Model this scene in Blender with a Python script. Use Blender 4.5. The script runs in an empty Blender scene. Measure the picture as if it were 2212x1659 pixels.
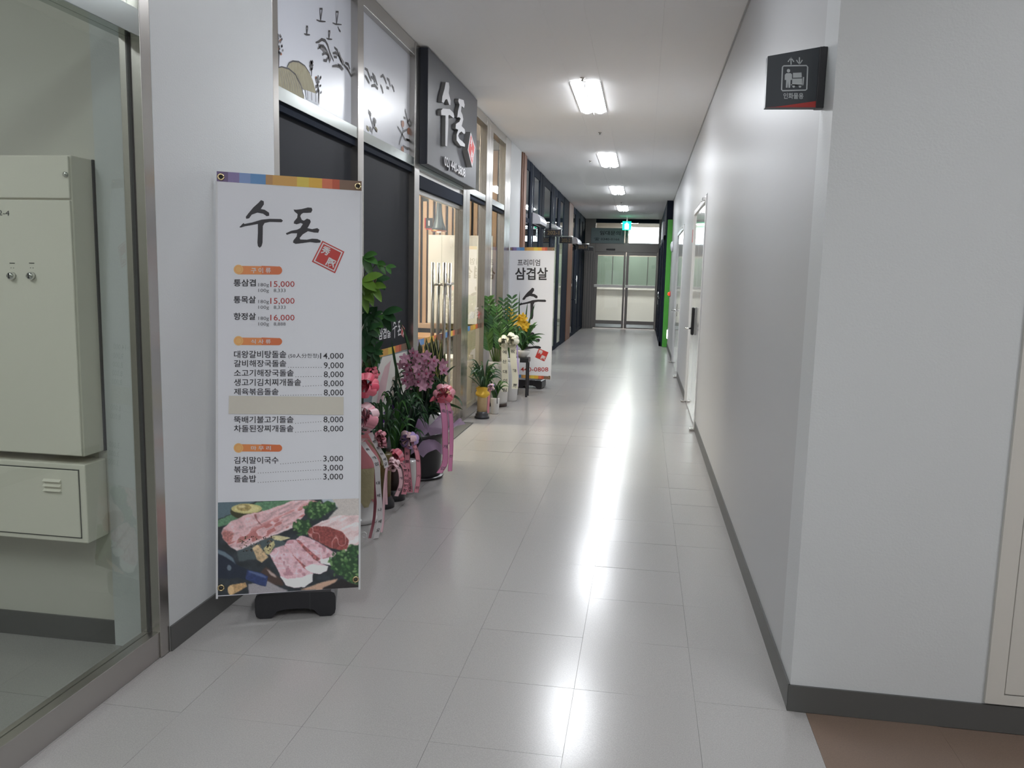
import bpy, bmesh, math, random
import numpy as np
from mathutils import Vector, Matrix
random.seed(7)
S = bpy.context.scene
COL = S.collection
PI = math.pi

# ------------------------------------------------------------------ camera
F_PX, CXY = 1750.0, (1106.0, 829.5)
CAM = Vector((0, 0, 1.45))
def _rot():
    d = Vector((1391-CXY[0], 603-CXY[1], F_PX)).normalized()
    r = math.radians(1.4)
    u0 = Vector((math.sin(r), -math.cos(r), 0))
    b = -(d.dot(u0))/d.z
    up = (u0+Vector((0, 0, b))).normalized()
    right = d.cross(up).normalized()
    if right.x < 0: right = -right
    return Matrix((right, d, up)).transposed()      # cam(x right,y down,z fwd) = R @ world
RC = _rot()
cd = bpy.data.cameras.new('camera'); cam = bpy.data.objects.new('camera', cd); COL.objects.link(cam)
cd.sensor_width = 36; cd.lens = 36*F_PX/2212; cd.clip_start = .05; cd.clip_end = 200
wx = RC.transposed() @ Vector((1, 0, 0)); wy = RC.transposed() @ Vector((0, -1, 0)); wz = RC.transposed() @ Vector((0, 0, -1))
cam.matrix_world = Matrix.Translation(CAM) @ Matrix((wx, wy, wz)).transposed().to_4x4()
S.camera = cam
def ray(px, py):
    return RC.transposed() @ Vector((px-CXY[0], py-CXY[1], F_PX))
def on_plane(px, py, o, n):
    d = ray(px, py); return CAM + d*((o-CAM).dot(n)/d.dot(n))
def atY(px, py, y): return on_plane(px, py, Vector((0, y, 0)), Vector((0, 1, 0)))
def atX(px, py, x): return on_plane(px, py, Vector((x, 0, 0)), Vector((1, 0, 0)))
def atZ(px, py, z=0): return on_plane(px, py, Vector((0, 0, z)), Vector((0, 0, 1)))

# ------------------------------------------------------------------ world and exposure
S.view_settings.view_transform = 'Standard'; S.view_settings.look = 'None'
S.view_settings.exposure = 0.47; S.view_settings.gamma = 1.0; S.view_settings.use_curve_mapping = False
W = bpy.data.worlds.new('world'); S.world = W; W.use_nodes = True
W.node_tree.nodes['Background'].inputs[0].default_value = (.72, .84, 1.0, 1)
W.node_tree.nodes['Background'].inputs[1].default_value = 6.0
LAMP = 42.0          # emission of the ceiling fixtures
SPILL = 2.6

# ------------------------------------------------------------------ materials
def lin(v): v /= 255; return v/12.92 if v <= .04045 else ((v+.055)/1.055)**2.4
def rgb(r, g, b): return (lin(r), lin(g), lin(b), 1)
MATS = {}
def mat(name, col=(.5, .5, .5, 1), rough=.5, metal=0, spec=.5, bump=None, emit=None, var=None, vcol=False, trans=0, coat=0, sub=0):
    if name in MATS: return MATS[name]
    m = bpy.data.materials.new(name); m.use_nodes = True; nt = m.node_tree; b = nt.nodes['Principled BSDF']
    b.inputs['Base Color'].default_value = col; b.inputs['Roughness'].default_value = rough
    b.inputs['Metallic'].default_value = metal; b.inputs['Specular IOR Level'].default_value = spec
    b.inputs['Coat Weight'].default_value = coat; b.inputs['Coat Roughness'].default_value = .08
    if trans: b.inputs['Transmission Weight'].default_value = trans
    tc = nt.nodes.new('ShaderNodeTexCoord')
    if vcol:
        a = nt.nodes.new('ShaderNodeVertexColor'); a.layer_name = 'Col'
        nt.links.new(a.outputs[0], b.inputs['Base Color'])
    if var:                         # (scale, amount, second colour)
        n = nt.nodes.new('ShaderNodeTexNoise'); n.inputs['Scale'].default_value = var[0]; n.inputs['Detail'].default_value = 5
        mp = nt.nodes.new('ShaderNodeMapping'); mp.inputs['Scale'].default_value = var[3] if len(var) > 3 else (1, 1, 1)
        nt.links.new(tc.outputs['Object'], mp.inputs[0]); nt.links.new(mp.outputs[0], n.inputs['Vector'])
        cr = nt.nodes.new('ShaderNodeValToRGB'); cr.color_ramp.elements[0].position = .5-var[1]; cr.color_ramp.elements[1].position = .5+var[1]
        cr.color_ramp.elements[0].color = col; cr.color_ramp.elements[1].color = var[2]
        nt.links.new(n.outputs['Fac'], cr.inputs[0]); nt.links.new(cr.outputs[0], b.inputs['Base Color'])
    if bump:                        # (scale, strength, distance[, stretch])
        n = nt.nodes.new('ShaderNodeTexNoise'); n.inputs['Scale'].default_value = bump[0]; n.inputs['Detail'].default_value = 3
        mp = nt.nodes.new('ShaderNodeMapping'); mp.inputs['Scale'].default_value = bump[3] if len(bump) > 3 else (1, 1, 1)
        nt.links.new(tc.outputs['Object'], mp.inputs[0]); nt.links.new(mp.outputs[0], n.inputs['Vector'])
        bp = nt.nodes.new('ShaderNodeBump'); bp.inputs['Strength'].default_value = bump[1]; bp.inputs['Distance'].default_value = bump[2]
        nt.links.new(n.outputs['Fac'], bp.inputs['Height']); nt.links.new(bp.outputs[0], b.inputs['Normal'])
    if emit:
        b.inputs['Emission Color'].default_value = emit[0]; b.inputs['Emission Strength'].default_value = emit[1]
    MATS[name] = m; return m
def glassmat(name, tint=(.9, .95, .93, 1), refl=1.0, rough=0.0, haze=0.0, hazecol=(.7, .75, .72, 1)):
    """thin architectural pane: fresnel reflection over tinted see-through, optionally a film that scatters"""
    m = bpy.data.materials.new(name); m.use_nodes = True; nt = m.node_tree; nt.nodes.clear()
    out = nt.nodes.new('ShaderNodeOutputMaterial'); t = nt.nodes.new('ShaderNodeBsdfTransparent'); t.inputs[0].default_value = tint
    g = nt.nodes.new('ShaderNodeBsdfGlossy'); g.inputs['Roughness'].default_value = rough; g.inputs[0].default_value = (refl, refl, refl, 1)
    fr = nt.nodes.new('ShaderNodeFresnel'); fr.inputs[0].default_value = 1.62
    mx = nt.nodes.new('ShaderNodeMixShader'); base = t.outputs[0]
    if haze:
        d = nt.nodes.new('ShaderNodeBsdfDiffuse'); d.inputs[0].default_value = hazecol
        tr = nt.nodes.new('ShaderNodeBsdfTranslucent'); tr.inputs[0].default_value = hazecol
        m1 = nt.nodes.new('ShaderNodeMixShader'); m1.inputs[0].default_value = .5
        nt.links.new(d.outputs[0], m1.inputs[1]); nt.links.new(tr.outputs[0], m1.inputs[2])
        m2 = nt.nodes.new('ShaderNodeMixShader'); m2.inputs[0].default_value = haze
        nt.links.new(t.outputs[0], m2.inputs[1]); nt.links.new(m1.outputs[0], m2.inputs[2]); base = m2.outputs[0]
    ge = nt.nodes.new('ShaderNodeNewGeometry'); iv = nt.nodes.new('ShaderNodeMath'); iv.operation = 'SUBTRACT'; iv.inputs[0].default_value = 1
    mu = nt.nodes.new('ShaderNodeMath'); mu.operation = 'MULTIPLY'
    nt.links.new(ge.outputs['Backfacing'], iv.inputs[1]); nt.links.new(fr.outputs[0], mu.inputs[0]); nt.links.new(iv.outputs[0], mu.inputs[1])
    nt.links.new(mu.outputs[0], mx.inputs[0]); nt.links.new(base, mx.inputs[1]); nt.links.new(g.outputs[0], mx.inputs[2])
    nt.links.new(mx.outputs[0], out.inputs[0]); MATS[name] = m; return m
M = MATS
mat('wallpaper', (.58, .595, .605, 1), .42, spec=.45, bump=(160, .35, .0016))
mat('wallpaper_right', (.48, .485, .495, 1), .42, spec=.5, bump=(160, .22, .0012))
mat('wall_plain', (.60, .58, .53, 1), .6)
mat('ceiling_paint', (.94, .935, .94, 1), .75, bump=(90, .15, .001))
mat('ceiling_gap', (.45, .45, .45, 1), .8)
mat('baseboard', (.085, .085, .082, 1), .45)
mat('floor_tile', (.385, .37, .36, 1), .225, spec=.5, bump=(9, .12, .0022), var=(260, .22, (.30, .29, .285, 1)))
mat('floor_tile_brown', (.20, .142, .108, 1), .3, spec=.45, bump=(12, .1, .002), var=(240, .2, (.165, .115, .088, 1)))
mat('floor_joint', (.33, .32, .31, 1), .6)
mat('stainless', (.50, .48, .455, 1), .27, metal=1, bump=(40, .06, .0006, (1, 1, 30)))
mat('stainless_dark', (.19, .18, .17, 1), .45, metal=1)
mat('stainless_bright', (.60, .65, .64, 1), .18, metal=1)
mat('brushed_h', (.52, .50, .48, 1), .30, metal=1, bump=(40, .06, .0006, (30, 1, 1)))
mat('navy_frame', (.018, .023, .036, 1), .7, spec=.06)
mat('dark_film', (.024, .026, .032, 1), .5, spec=.06)
mat('sign_face', (.075, .077, .088, 1), .42, spec=.3)
mat('sign_side', (.018, .022, .035, 1), .35)
mat('letter_white', (.60, .60, .63, 1), .45)
mat('letter_side', (.30, .30, .30, 1), .4)
mat('wood_trim', (.23, .105, .06, 1), .5, var=(6, .25, (.15, .065, .035, 1), (8, 8, .6)))
mat('wood_slat', (.55, .38, .25, 1), .5, var=(7, .3, (.47, .31, .20, 1), (9, 9, .5)))
mat('wood_table', (.42, .23, .10, 1), .4)
mat('slat_dark', (.05, .06, .062, 1), .6)
mat('door_white', (.66, .67, .68, 1), .10, spec=.6, coat=.4)
mat('door_frame_white', (.66, .66, .66, 1), .3)
mat('door_cream', (.58, .56, .52, 1), .35)
mat('seam', (.05, .05, .05, 1), .6)
mat('black_plastic', (.018, .018, .022, 1), .38)
mat('black_gloss', (.012, .012, .014, 1), .15)
mat('green_paint', (.07, .34, .04, 1), .35)
mat('banner_cloth', (.74, .75, .80, 1), .42, spec=.3)
mat('ink', (.022, .020, .026, 1), .5)
mat('ink_soft', (.08, .08, .09, 1), .5)
mat('print_red', (.42, .035, .03, 1), .5)
mat('stamp_red', (.50, .04, .035, 1), .5)
mat('print_white', (.66, .66, .68, 1), .5)
mat('badge', (.75, .27, .09, 1), .5); mat('badge2', (.66, .17, .06, 1), .5); mat('badge_light', (.80, .46, .17, 1), .5)
mat('sticker_cream', (.62, .59, .52, 1), .3)
for i, c in enumerate([(.13, .08, .20), (.22, .17, .36), (.20, .30, .56), (.10, .26, .52), (.46, .25, .09), (.62, .34, .08), (.68, .52, .08), (.72, .42, .05), (.66, .17, .08), (.50, .09, .04), (.20, .12, .08)]):
    mat('stripe%d' % i, (*c, 1), .45)
mat('brass', (.62, .50, .30, 1), .25, metal=1)
mat('photo_print', (.5, .5, .5, 1), .4, vcol=True)
mat('metal_box', (.84, .80, .72, 1), .4)
mat('chrome', (.75, .75, .75, 1), .12, metal=1)
mat('copper', (.8, .28, .10, 1), .3, metal=1)
mat('lamp_metal', (.07, .09, .10, 1), .4, metal=.3)
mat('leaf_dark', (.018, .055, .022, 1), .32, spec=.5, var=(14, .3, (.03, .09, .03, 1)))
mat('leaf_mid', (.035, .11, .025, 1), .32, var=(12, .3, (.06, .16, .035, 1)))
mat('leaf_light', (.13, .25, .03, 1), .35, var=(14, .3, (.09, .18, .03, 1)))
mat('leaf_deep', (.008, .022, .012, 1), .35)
mat('leaf_edge', (.30, .30, .10, 1), .4)
mat('stem_green', (.08, .15, .03, 1), .45); mat('stem_yellow', (.35, .33, .10, 1), .45)
mat('trunk', (.09, .055, .03, 1), .7)
mat('soil', (.03, .02, .015, 1), .9)
mat('orchid_pink', (.40, .17, .27, 1), .5, var=(30, .3, (.55, .30, .38, 1)))
mat('orchid_lip', (.35, .05, .12, 1), .5)
mat('orchid_yellow', (.78, .50, .03, 1), .5, var=(30, .3, (.70, .38, .02, 1)))
mat('orchid_violet', (.12, .02, .22, 1), .5)
mat('ribbon_pink', (.78, .17, .23, 1), .4); mat('ribbon_hot', (.72, .08, .14, 1), .3, coat=.3)
mat('ribbon_rose', (.68, .27, .33, 1), .4); mat('ribbon_pale', (.74, .50, .54, 1), .4)
mat('ribbon_mag', (.60, .22, .38, 1), .35); mat('ribbon_maroon', (.22, .05, .07, 1), .35)
mat('ribbon_white', (.66, .62, .62, 1), .35); mat('ribbon_cream', (.68, .66, .54, 1), .35); mat('ribbon_lilac', (.42, .30, .58, 1), .3)
mat('ceramic', (.62, .61, .60, 1), .15, coat=.4)
mat('pot_black', (.016, .016, .018, 1), .3)
mat('vase_olive', (.13, .10, .03, 1), .35); mat('vase_brown', (.04, .022, .018, 1), .35)
mat('gold_foil', (.72, .45, .05, 1), .28, metal=.3, bump=(30, .4, .004)); mat('vase_tan', (.52, .36, .19, 1), .4, var=(25, .35, (.60, .46, .27, 1)))
mat('wrap_pink', (.55, .20, .22, 1), .5, bump=(14, .6, .01)); mat('wrap_green', (.34, .30, .17, 1), .5, bump=(20, .8, .01))
M['tulle'] = glassmat('tulle', (.9, .85, .95, 1), .25, .3, .6, (.62, .46, .66, 1))
glassmat('glass_partition', (.83, .86, .83, 1), .9)
glassmat('glass_clear', (.90, .93, .91, 1), 1.0)
glassmat('glass_film', (.75, .74, .66, 1), 1.0, 0, .4, (.62, .60, .50, 1))
glassmat('glass_frost', (.85, .87, .80, 1), .8, .08, .55, (.62, .66, .56, 1))
mat('frosted_print', (.66, .68, .75, 1), .30, spec=.9, bump=(5, .05, .002))
mat('straw', (.42, .39, .28, 1), .6, var=(30, .3, (.28, .25, .16, 1), (6, 6, 1)))
mat('persimmon', (.40, .14, .06, 1), .5); mat('house_white', (.72, .74, .80, 1), .5)
mat('ink_mural', (.06, .055, .06, 1), .5); mat('ink_mural_soft', (.20, .19, .20, 1), .5)
mat('lamp_panel', (.9, .9, .9, 1), .5, emit=((.93, .96, 1.0, 1), LAMP))
mat('lamp_panel_dim', (.9, .9, .9, 1), .5, emit=((.93, .96, 1.0, 1), LAMP*.52))
mat('lamp_trim', (.45, .45, .45, 1), .4)
mat('exit_green', (0, .6, .3, 1), .4, emit=((0, .9, .42, 1), 1.6)); mat('exit_white', (.9, .9, .9, 1), .4, emit=((.9, 1, .95, 1), 2.2))
mat('red_lamp', (.6, .02, .01, 1), .3, emit=((1, .05, .02, 1), 1.2)); mat('red_paint', (.45, .03, .02, 1), .4)
mat('dark_sign', (.035, .042, .052, 1), .4); mat('sign_grey', (.45, .48, .50, 1), .4)
mat('gold_letter', (.16, .11, .05, 1), .4)
mat('white_plastic', (.62, .62, .66, 1), .3); mat('grey_board', (.26, .30, .33, 1), .5)
mat('room_wall', (.45, .43, .38, 1), .7); mat('room_dark', (.45, .45, .45, 1), .7); mat('room_green', (.20, .26, .22, 1), .35)
mat('room_white', (.80, .78, .75, 1), .4); mat('beige', (.42, .37, .32, 1), .6)
mat('window_daylight', (.8, .8, .8, 1), .5, emit=((.80, .88, 1.0, 1), 9.0))
mat('glow_warm', (.8, .6, .3, 1), .5, emit=((1.0, .72, .42, 1), 4.0))
mat('tape_lilac', (.5, .5, .6, 1), .3)

# ------------------------------------------------------------------ geometry helper
from mathutils.geometry import tessellate_polygon
def tess(pts): return [tuple(t) for t in tessellate_polygon([[Vector(p) for p in pts]])]
class G:
    def __init__(s): s.v = []; s.f = []; s.m = []; s.mats = []; s.sm = []
    def mi(s, m):
        if m not in s.mats: s.mats.append(m)
        return s.mats.index(m)
    def add(s, vs, fs, m, smooth=False, T=None):
        o = len(s.v)
        s.v += [tuple(T @ Vector(v)) for v in vs] if T else [tuple(v) for v in vs]
        k = s.mi(m)
        for f in fs: s.f.append(tuple(i+o for i in f)); s.m.append(k); s.sm.append(smooth)
        return s
    def box(s, x0, x1, y0, y1, z0, z1, m, T=None, c=0):
        x0, x1 = min(x0, x1), max(x0, x1); y0, y1 = min(y0, y1), max(y0, y1); z0, z1 = min(z0, z1), max(z0, z1)
        if c:
            c = min(c, (x1-x0)*.45, (y1-y0)*.45, (z1-z0)*.45)
            bm = bmesh.new(); bmesh.ops.create_cube(bm, size=1)
            for v in bm.verts: v.co = Vector(((x0+x1)/2+v.co.x*(x1-x0), (y0+y1)/2+v.co.y*(y1-y0), (z0+z1)/2+v.co.z*(z1-z0)))
            bmesh.ops.bevel(bm, geom=list(bm.edges), offset=c, segments=2, affect='EDGES', profile=.5)
            bm.verts.ensure_lookup_table(); vs = [v.co.copy() for v in bm.verts]; fs = [tuple(v.index for v in f.verts) for f in bm.faces]; bm.free()
            return s.add(vs, fs, m, False, T)
        vs = [(x, y, z) for z in (z0, z1) for y in (y0, y1) for x in (x0, x1)]
        return s.add(vs, [(0, 2, 3, 1), (4, 5, 7, 6), (0, 1, 5, 4), (2, 6, 7, 3), (0, 4, 6, 2), (1, 3, 7, 5)], m, False, T)
    def quad(s, a, b, c, d, m): return s.add([a, b, c, d], [(0, 1, 2, 3)], m)
    def lathe(s, c, prof, m, n=28, smooth=True, T=None):
        vs = []; fs = []
        for r, z in prof:
            for i in range(n): a = 2*PI*i/n; vs.append((c[0]+r*math.cos(a), c[1]+r*math.sin(a), c[2]+z))
        for j in range(len(prof)-1):
            for i in range(n): k = (i+1) % n; fs.append((j*n+i, j*n+k, (j+1)*n+k, (j+1)*n+i))
        fs.append(tuple(range(n-1, -1, -1))); fs.append(tuple((len(prof)-1)*n+i for i in range(n)))
        return s.add(vs, fs, m, smooth, T)
    def tube(s, pts, r, m, n=8, smooth=True):
        pts = [Vector(p) for p in pts]; vs = []; fs = []; L = len(pts)
        rr = r if isinstance(r, (list, tuple)) else [r]*L
        t0 = (pts[1]-pts[0]).normalized(); a = t0.orthogonal().normalized()
        for i, p in enumerate(pts):
            t = (pts[min(i+1, L-1)]-pts[max(i-1, 0)]).normalized(); a = (a-t*a.dot(t)).normalized(); b = t.cross(a)
            for k in range(n): q = 2*PI*k/n; vs.append(p+(a*math.cos(q)+b*math.sin(q))*rr[i])
        for i in range(L-1):
            for k in range(n): l = (k+1) % n; fs.append((i*n+k, i*n+l, (i+1)*n+l, (i+1)*n+k))
        fs.append(tuple(range(n-1, -1, -1))); fs.append(tuple((L-1)*n+k for k in range(n)))
        return s.add(vs, fs, m, smooth)
    def strip(s, pts, w, m, side, smooth=True):
        """ribbon along pts; side = width direction (vector or list); w = width or list"""
        vs = []; L = len(pts)
        for i, p in enumerate(pts):
            sd = Vector(side[i] if isinstance(side, list) else side); ww = w[i] if isinstance(w, list) else w
            vs += [Vector(p)-sd*ww/2, Vector(p)+sd*ww/2]
        return s.add(vs, [(2*i, 2*i+1, 2*i+3, 2*i+2) for i in range(L-1)], m, smooth)
    def prism(s, poly, d, m, T=None, ms=None):
        """poly: 2D points (x,z); extruded from y=0 to y=d; concave allowed"""
        n = len(poly); tri = tess([Vector((p[0], 0, p[1])) for p in poly])
        vs = [(p[0], 0, p[1]) for p in poly]+[(p[0], d, p[1]) for p in poly]
        s.add(vs, tri, m, False, T)
        if d:
            s.add(vs, [tuple(i+n for i in t[::-1]) for t in tri], m, False, T)
            s.add(vs, [(i, (i+1) % n, (i+1) % n+n, i+n) for i in range(n)], ms or m, False, T)
        return s
    def blade(s, p0, p1, p2, w, m, n=7, nrm=None, fold=.25, prof=None):
        p0, p1, p2 = Vector(p0), Vector(p1), Vector(p2); vs = []
        nrm = Vector(nrm) if nrm else Vector((random.uniform(-.3, .6), -1, random.uniform(.1, .9)))
        for i in range(n+1):
            t = i/n; p = p0*(1-t)**2+p1*2*t*(1-t)+p2*t*t
            tg = ((p1-p0)*(1-t)+(p2-p1)*t); tg = tg.normalized() if tg.length else Vector((0, 0, 1))
            sd = tg.cross(nrm); sd = sd.normalized() if sd.length > 1e-4 else Vector((1, 0, 0)); up = sd.cross(tg).normalized()
            ww = w*(prof(t) if prof else (.35+.65*math.sin(min(1, t*1.6)*PI/2))*(1-t**3)**.8+.02)/2
            vs += [p-sd*ww+up*ww*fold, p, p+sd*ww+up*ww*fold]
        fs = []
        for i in range(n): fs += [(3*i, 3*i+1, 3*i+4, 3*i+3), (3*i+1, 3*i+2, 3*i+5, 3*i+4)]
        return s.add(vs, fs, m, True)
ROOTLOC = {}
def obj(name, g, parent=None, loc=None, cattr=None):
    """link geometry (given in world coordinates) as ONE mesh object"""
    me = bpy.data.meshes.new(name)
    base = Vector(loc) if loc is not None else Vector((0, 0, 0))
    if parent is not None and loc is None: base = ROOTLOC[parent.name]
    me.from_pydata([Vector(v)-base for v in g.v], [], g.f)
    for m in g.mats: me.materials.append(MATS[m])
    me.polygons.foreach_set('material_index', g.m); me.polygons.foreach_set('use_smooth', g.sm)
    if cattr is not None:
        a = me.color_attributes.new('Col', 'FLOAT_COLOR', 'POINT'); a.data.foreach_set('color', np.asarray(cattr, dtype=np.float32).ravel())
    me.update()
    o = bpy.data.objects.new(name, me); COL.objects.link(o)
    if parent is not None:
        o.parent = parent
        o.location = (base-ROOTLOC[parent.name])
    else: o.location = base
    ROOTLOC[o.name] = base
    return o
def tag(o, label=None, cat=None, group=None, kind=None):
    if label: o['label'] = label
    if cat: o['category'] = cat
    if group: o['group'] = group
    if kind: o['kind'] = kind
    return o
def thing(name, loc, label=None, cat=None, group=None, kind=None):
    o = bpy.data.objects.new(name, None); COL.objects.link(o); o.location = loc; o.empty_display_size = .1
    ROOTLOC[o.name] = Vector(loc)
    return tag(o, label, cat, group, kind)
def struct(name, g, label=None, loc=None):
    return tag(obj(name, g, None, loc), label, None, None, 'structure')
def dup(root, loc):
    def rec(o, p):
        c = o.copy(); COL.objects.link(c)
        if p is not None: c.parent = p
        for ch in list(o.children): rec(ch, c)
        return c
    c = rec(root, None); c.location = loc; ROOTLOC[c.name] = Vector(loc); return c

# ------------------------------------------------------------------ lettering
_TX = {}
def glyphs(body, bold=0.0, sp=1.0):
    k = (body, bold, sp)
    if k in _TX: return _TX[k]
    c = bpy.data.curves.new('t', 'FONT'); c.body = body; c.offset = bold; c.resolution_u = 2; c.space_character = sp
    o = bpy.data.objects.new('t', c); COL.objects.link(o); bpy.context.view_layer.update()
    me = bpy.data.meshes.new_from_object(o.evaluated_get(bpy.context.evaluated_depsgraph_get()))
    v = np.array([q.co[:2] for q in me.vertices]) if len(me.vertices) else np.zeros((0, 2))
    f = [tuple(p.vertices) for p in me.polygons]
    bpy.data.objects.remove(o); bpy.data.curves.remove(c); bpy.data.meshes.remove(me)
    if len(v): mn, mx = v.min(0), v.max(0); v = (v-mn)/np.maximum(mx-mn, 1e-6)
    _TX[k] = (v, f); return _TX[k]
def text(g, body, TL, TR, BL, m, bold=0.0, depth=0.0, N=None, ms=None, sp=1.0):
    """lettering stretched over the parallelogram TL,TR,BL (its ink box); depth>0 makes raised letters along N"""
    v, f = glyphs(body, bold, sp); TL, TR, BL = Vector(TL), Vector(TR), Vector(BL)
    P = [BL+(TR-TL)*p[0]+(TL-BL)*p[1] for p in v]
    if not depth: g.add(P, f, m); return g
    Q = [p+N*depth for p in P]; g.add(Q, f, m)
    ec = {}
    for q in f:
        for a, b in zip(q, q[1:]+q[:1]): ec[(a, b)] = 1
    e = [(a, b) for a, b in ec if (b, a) not in ec]; n = len(P)
    g.add(P+Q, [(a, b, b+n, a+n) for a, b in e], ms or m)
    return g
def poly_on(g, pts, m):
    """flat filled polygon from world points (nearly coplanar, may be concave)"""
    g.add([Vector(p) for p in pts], tess(pts), m); return g
def poly_raised(g, pts, N, depth, m, ms):
    poly_on(g, [p+N*depth for p in pts], m); n = len(pts)
    g.add(list(pts)+[p+N*depth for p in pts], [(i, (i+1) % n, (i+1) % n+n, i+n) for i in range(n)], ms)
def stroke(g, pts, w, m, N):
    """brush stroke: pts world points, w widths in metres"""
    L = len(pts); side = []
    for i in range(L):
        t = (Vector(pts[min(i+1, L-1)])-Vector(pts[max(i-1, 0)])); sd = t.cross(N); side.append(sd.normalized() if sd.length else Vector((0, 0, 1)))
    ww = w if isinstance(w, list) else [w*(.35+.65*math.sin(PI*(i+.5)/L)) for i in range(L)]
    g.strip(pts, ww, m, side, False)

XL, XR, ZC, YE = -1.72, .555, 3.13, 23.66
LAMP_Y = [3.93, 7.93, 12.0, 16.03, 20.05]

# ================================================================== SETTING
# floor ------------------------------------------------------------
fl = struct('floor', G().box(-5.2, 4, -4, 28, -.12, -.004, 'floor_joint'), 'glossy grey vinyl tile floor of the corridor')
def tile_geo(g, x0, x1, y0, y1, m, k=.0012, r=random):
    gp = .0005; a, b = r.gauss(0, k), r.gauss(0, k); cx, cy = (x0+x1)/2, (y0+y1)/2
    z = lambda x, y: max(-.0022, min(.0004, (x-cx)*a+(y-cy)*b-.0006))
    x0 += gp; x1 -= gp; y0 += gp; y1 -= gp
    vs = [(x, y, zz) for zz in (-.004, None) for x, y in ((x0, y0), (x1, y0), (x1, y1), (x0, y1))]
    vs = [(x, y, z(x, y) if zz is None else zz) for x, y, zz in vs]
    g.add(vs, [(4, 5, 6, 7), (0, 1, 5, 4), (1, 2, 6, 5), (2, 3, 7, 6), (3, 0, 4, 7)], m)
xs = [XL, -1.44, -1.02, -.60, -.18, .24]
ys = [1.46+.42*i for i in range(-2, 21)]
for j in range(len(ys)-1):
    for i in range(6):
        x1 = xs[i+1] if i < 5 else (.61 if ys[j+1] < 2.75 else XR+.02)
        g = G(); tile_geo(g, xs[i], x1, ys[j], ys[j+1], 'floor_tile')
        obj('tile', g, fl)
for j in range(5):
    for i in range(4):
        g = G(); tile_geo(g, .61+.42*i, 1.03+.42*i, ys[j], min(ys[j+1], 2.75), 'floor_tile_brown'); obj('tile', g, fl)
g = G(); y = ys[-1]
while y < 28:
    for i in range(6): tile_geo(g, xs[i], xs[i+1] if i < 5 else .62, y, y+.42, 'floor_tile')
    y += .42
tag(obj('tile_field', g, fl), kind='stuff')
g = G()
for i in range(-9, 11):
    for j in range(9):
        x = -.18+.42*i; yy = ys[0]-.42*(j+1)
        if x > -1.7: tile_geo(g, x, x+.42, yy, yy+.42, 'floor_tile' if x < .2 else 'floor_tile_brown')
for j in range(5):
    for i in range(5): tile_geo(g, 2.29+.42*i, 2.71+.42*i, ys[j], ys[j]+.42, 'floor_tile_brown')
for i in range(5):
    for j in range(-8, 5): tile_geo(g, XL-.42*(i+1), XL-.42*i, 2.72-.42*(j+4), 2.72-.42*(j+3), 'floor_tile')
tag(obj('tile_field', g, fl), kind='stuff')
g = G()
for i in range(8):
    for j in range(17): tile_geo(g, XL-.06-.4*(i+1), XL-.06-.4*i, 2.9+1.23*j, 2.9+1.23*(j+1), 'floor_tile_brown')
tag(obj('tile_field', g, fl), kind='stuff')

# ceiling ----------------------------------------------------------
ce = struct('ceiling', G().box(-5.2, 4, -4, 28, ZC+.12, ZC+.2, 'ceiling_gap'), 'white painted board ceiling of the corridor')
cx_ = [XL-.02, -1.145, -.715, -.445, .05, XR+.02]
def board(x0, x1, y0, y1):
    obj('ceiling_board', G().box(x0+.0004, x1-.0004, y0+.0004, y1-.0004, ZC, ZC+.012, 'ceiling_paint'), ce)
for i in (0, 1, 3, 4):
    y = -2.6+(.6 if i % 2 else 0)
    board(cx_[i], cx_[i+1], -3, y)
    while y < YE: board(cx_[i], cx_[i+1], y, min(y+2.0, YE)); y += 2.0
seg = [-3]
LY = [-.1]+LAMP_Y
for l in LY: seg += [l-.64, l+.64]
seg += [YE]
for k in range(0, len(seg), 2): board(cx_[2], cx_[3], seg[k], seg[k+1])
for x0 in (.575, 1.575, 2.575):
    for k in range(3): board(x0, x0+1.0, -3+1.91*k, -3+1.91*(k+1))
g = G().box(-5.2, XL-.02, -3, 28, ZC, ZC+.012, 'ceiling_paint'); g.box(XL-.02, 2, YE, 28, ZC+.1, ZC+.112, 'ceiling_paint')
obj('ceiling_board', g, ce)

# walls ------------------------------------------------------------
g = G().box(-3.7, -1.765, 2.705, 2.95, 0, ZC, 'wall_plain').box(-1.95, XL, 2.69, 3.64, 0, ZC, 'wallpaper')
struct('wall_left', g, 'pale grey wallpapered wall pier beside the glass partition')
struct('wall_left', G().box(-1.95, XL, 10.35, 11.22, 0, ZC, 'wallpaper'), 'narrow pale wall pier behind the farther banner')
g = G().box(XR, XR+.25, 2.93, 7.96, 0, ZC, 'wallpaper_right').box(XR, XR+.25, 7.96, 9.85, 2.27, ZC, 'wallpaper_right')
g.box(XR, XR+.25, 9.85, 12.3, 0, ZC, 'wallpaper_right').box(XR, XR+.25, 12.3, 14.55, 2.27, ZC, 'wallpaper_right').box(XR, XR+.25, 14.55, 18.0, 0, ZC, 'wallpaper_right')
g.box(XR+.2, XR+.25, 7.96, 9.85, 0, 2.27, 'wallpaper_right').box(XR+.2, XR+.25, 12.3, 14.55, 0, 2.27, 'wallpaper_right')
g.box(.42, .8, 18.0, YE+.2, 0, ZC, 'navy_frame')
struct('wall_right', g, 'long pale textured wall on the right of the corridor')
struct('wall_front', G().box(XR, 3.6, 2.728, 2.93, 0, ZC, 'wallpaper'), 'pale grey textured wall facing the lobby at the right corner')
struct('wall_back', G().box(-3.7, 3.6, -3.2, -3.0, 0, ZC, 'wall_plain'), 'lobby wall behind the viewpoint')
struct('wall_right', G().box(3.5, 3.7, -3, 2.728, 0, ZC, 'wall_plain'), 'lobby side wall out of view to the right')
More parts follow.
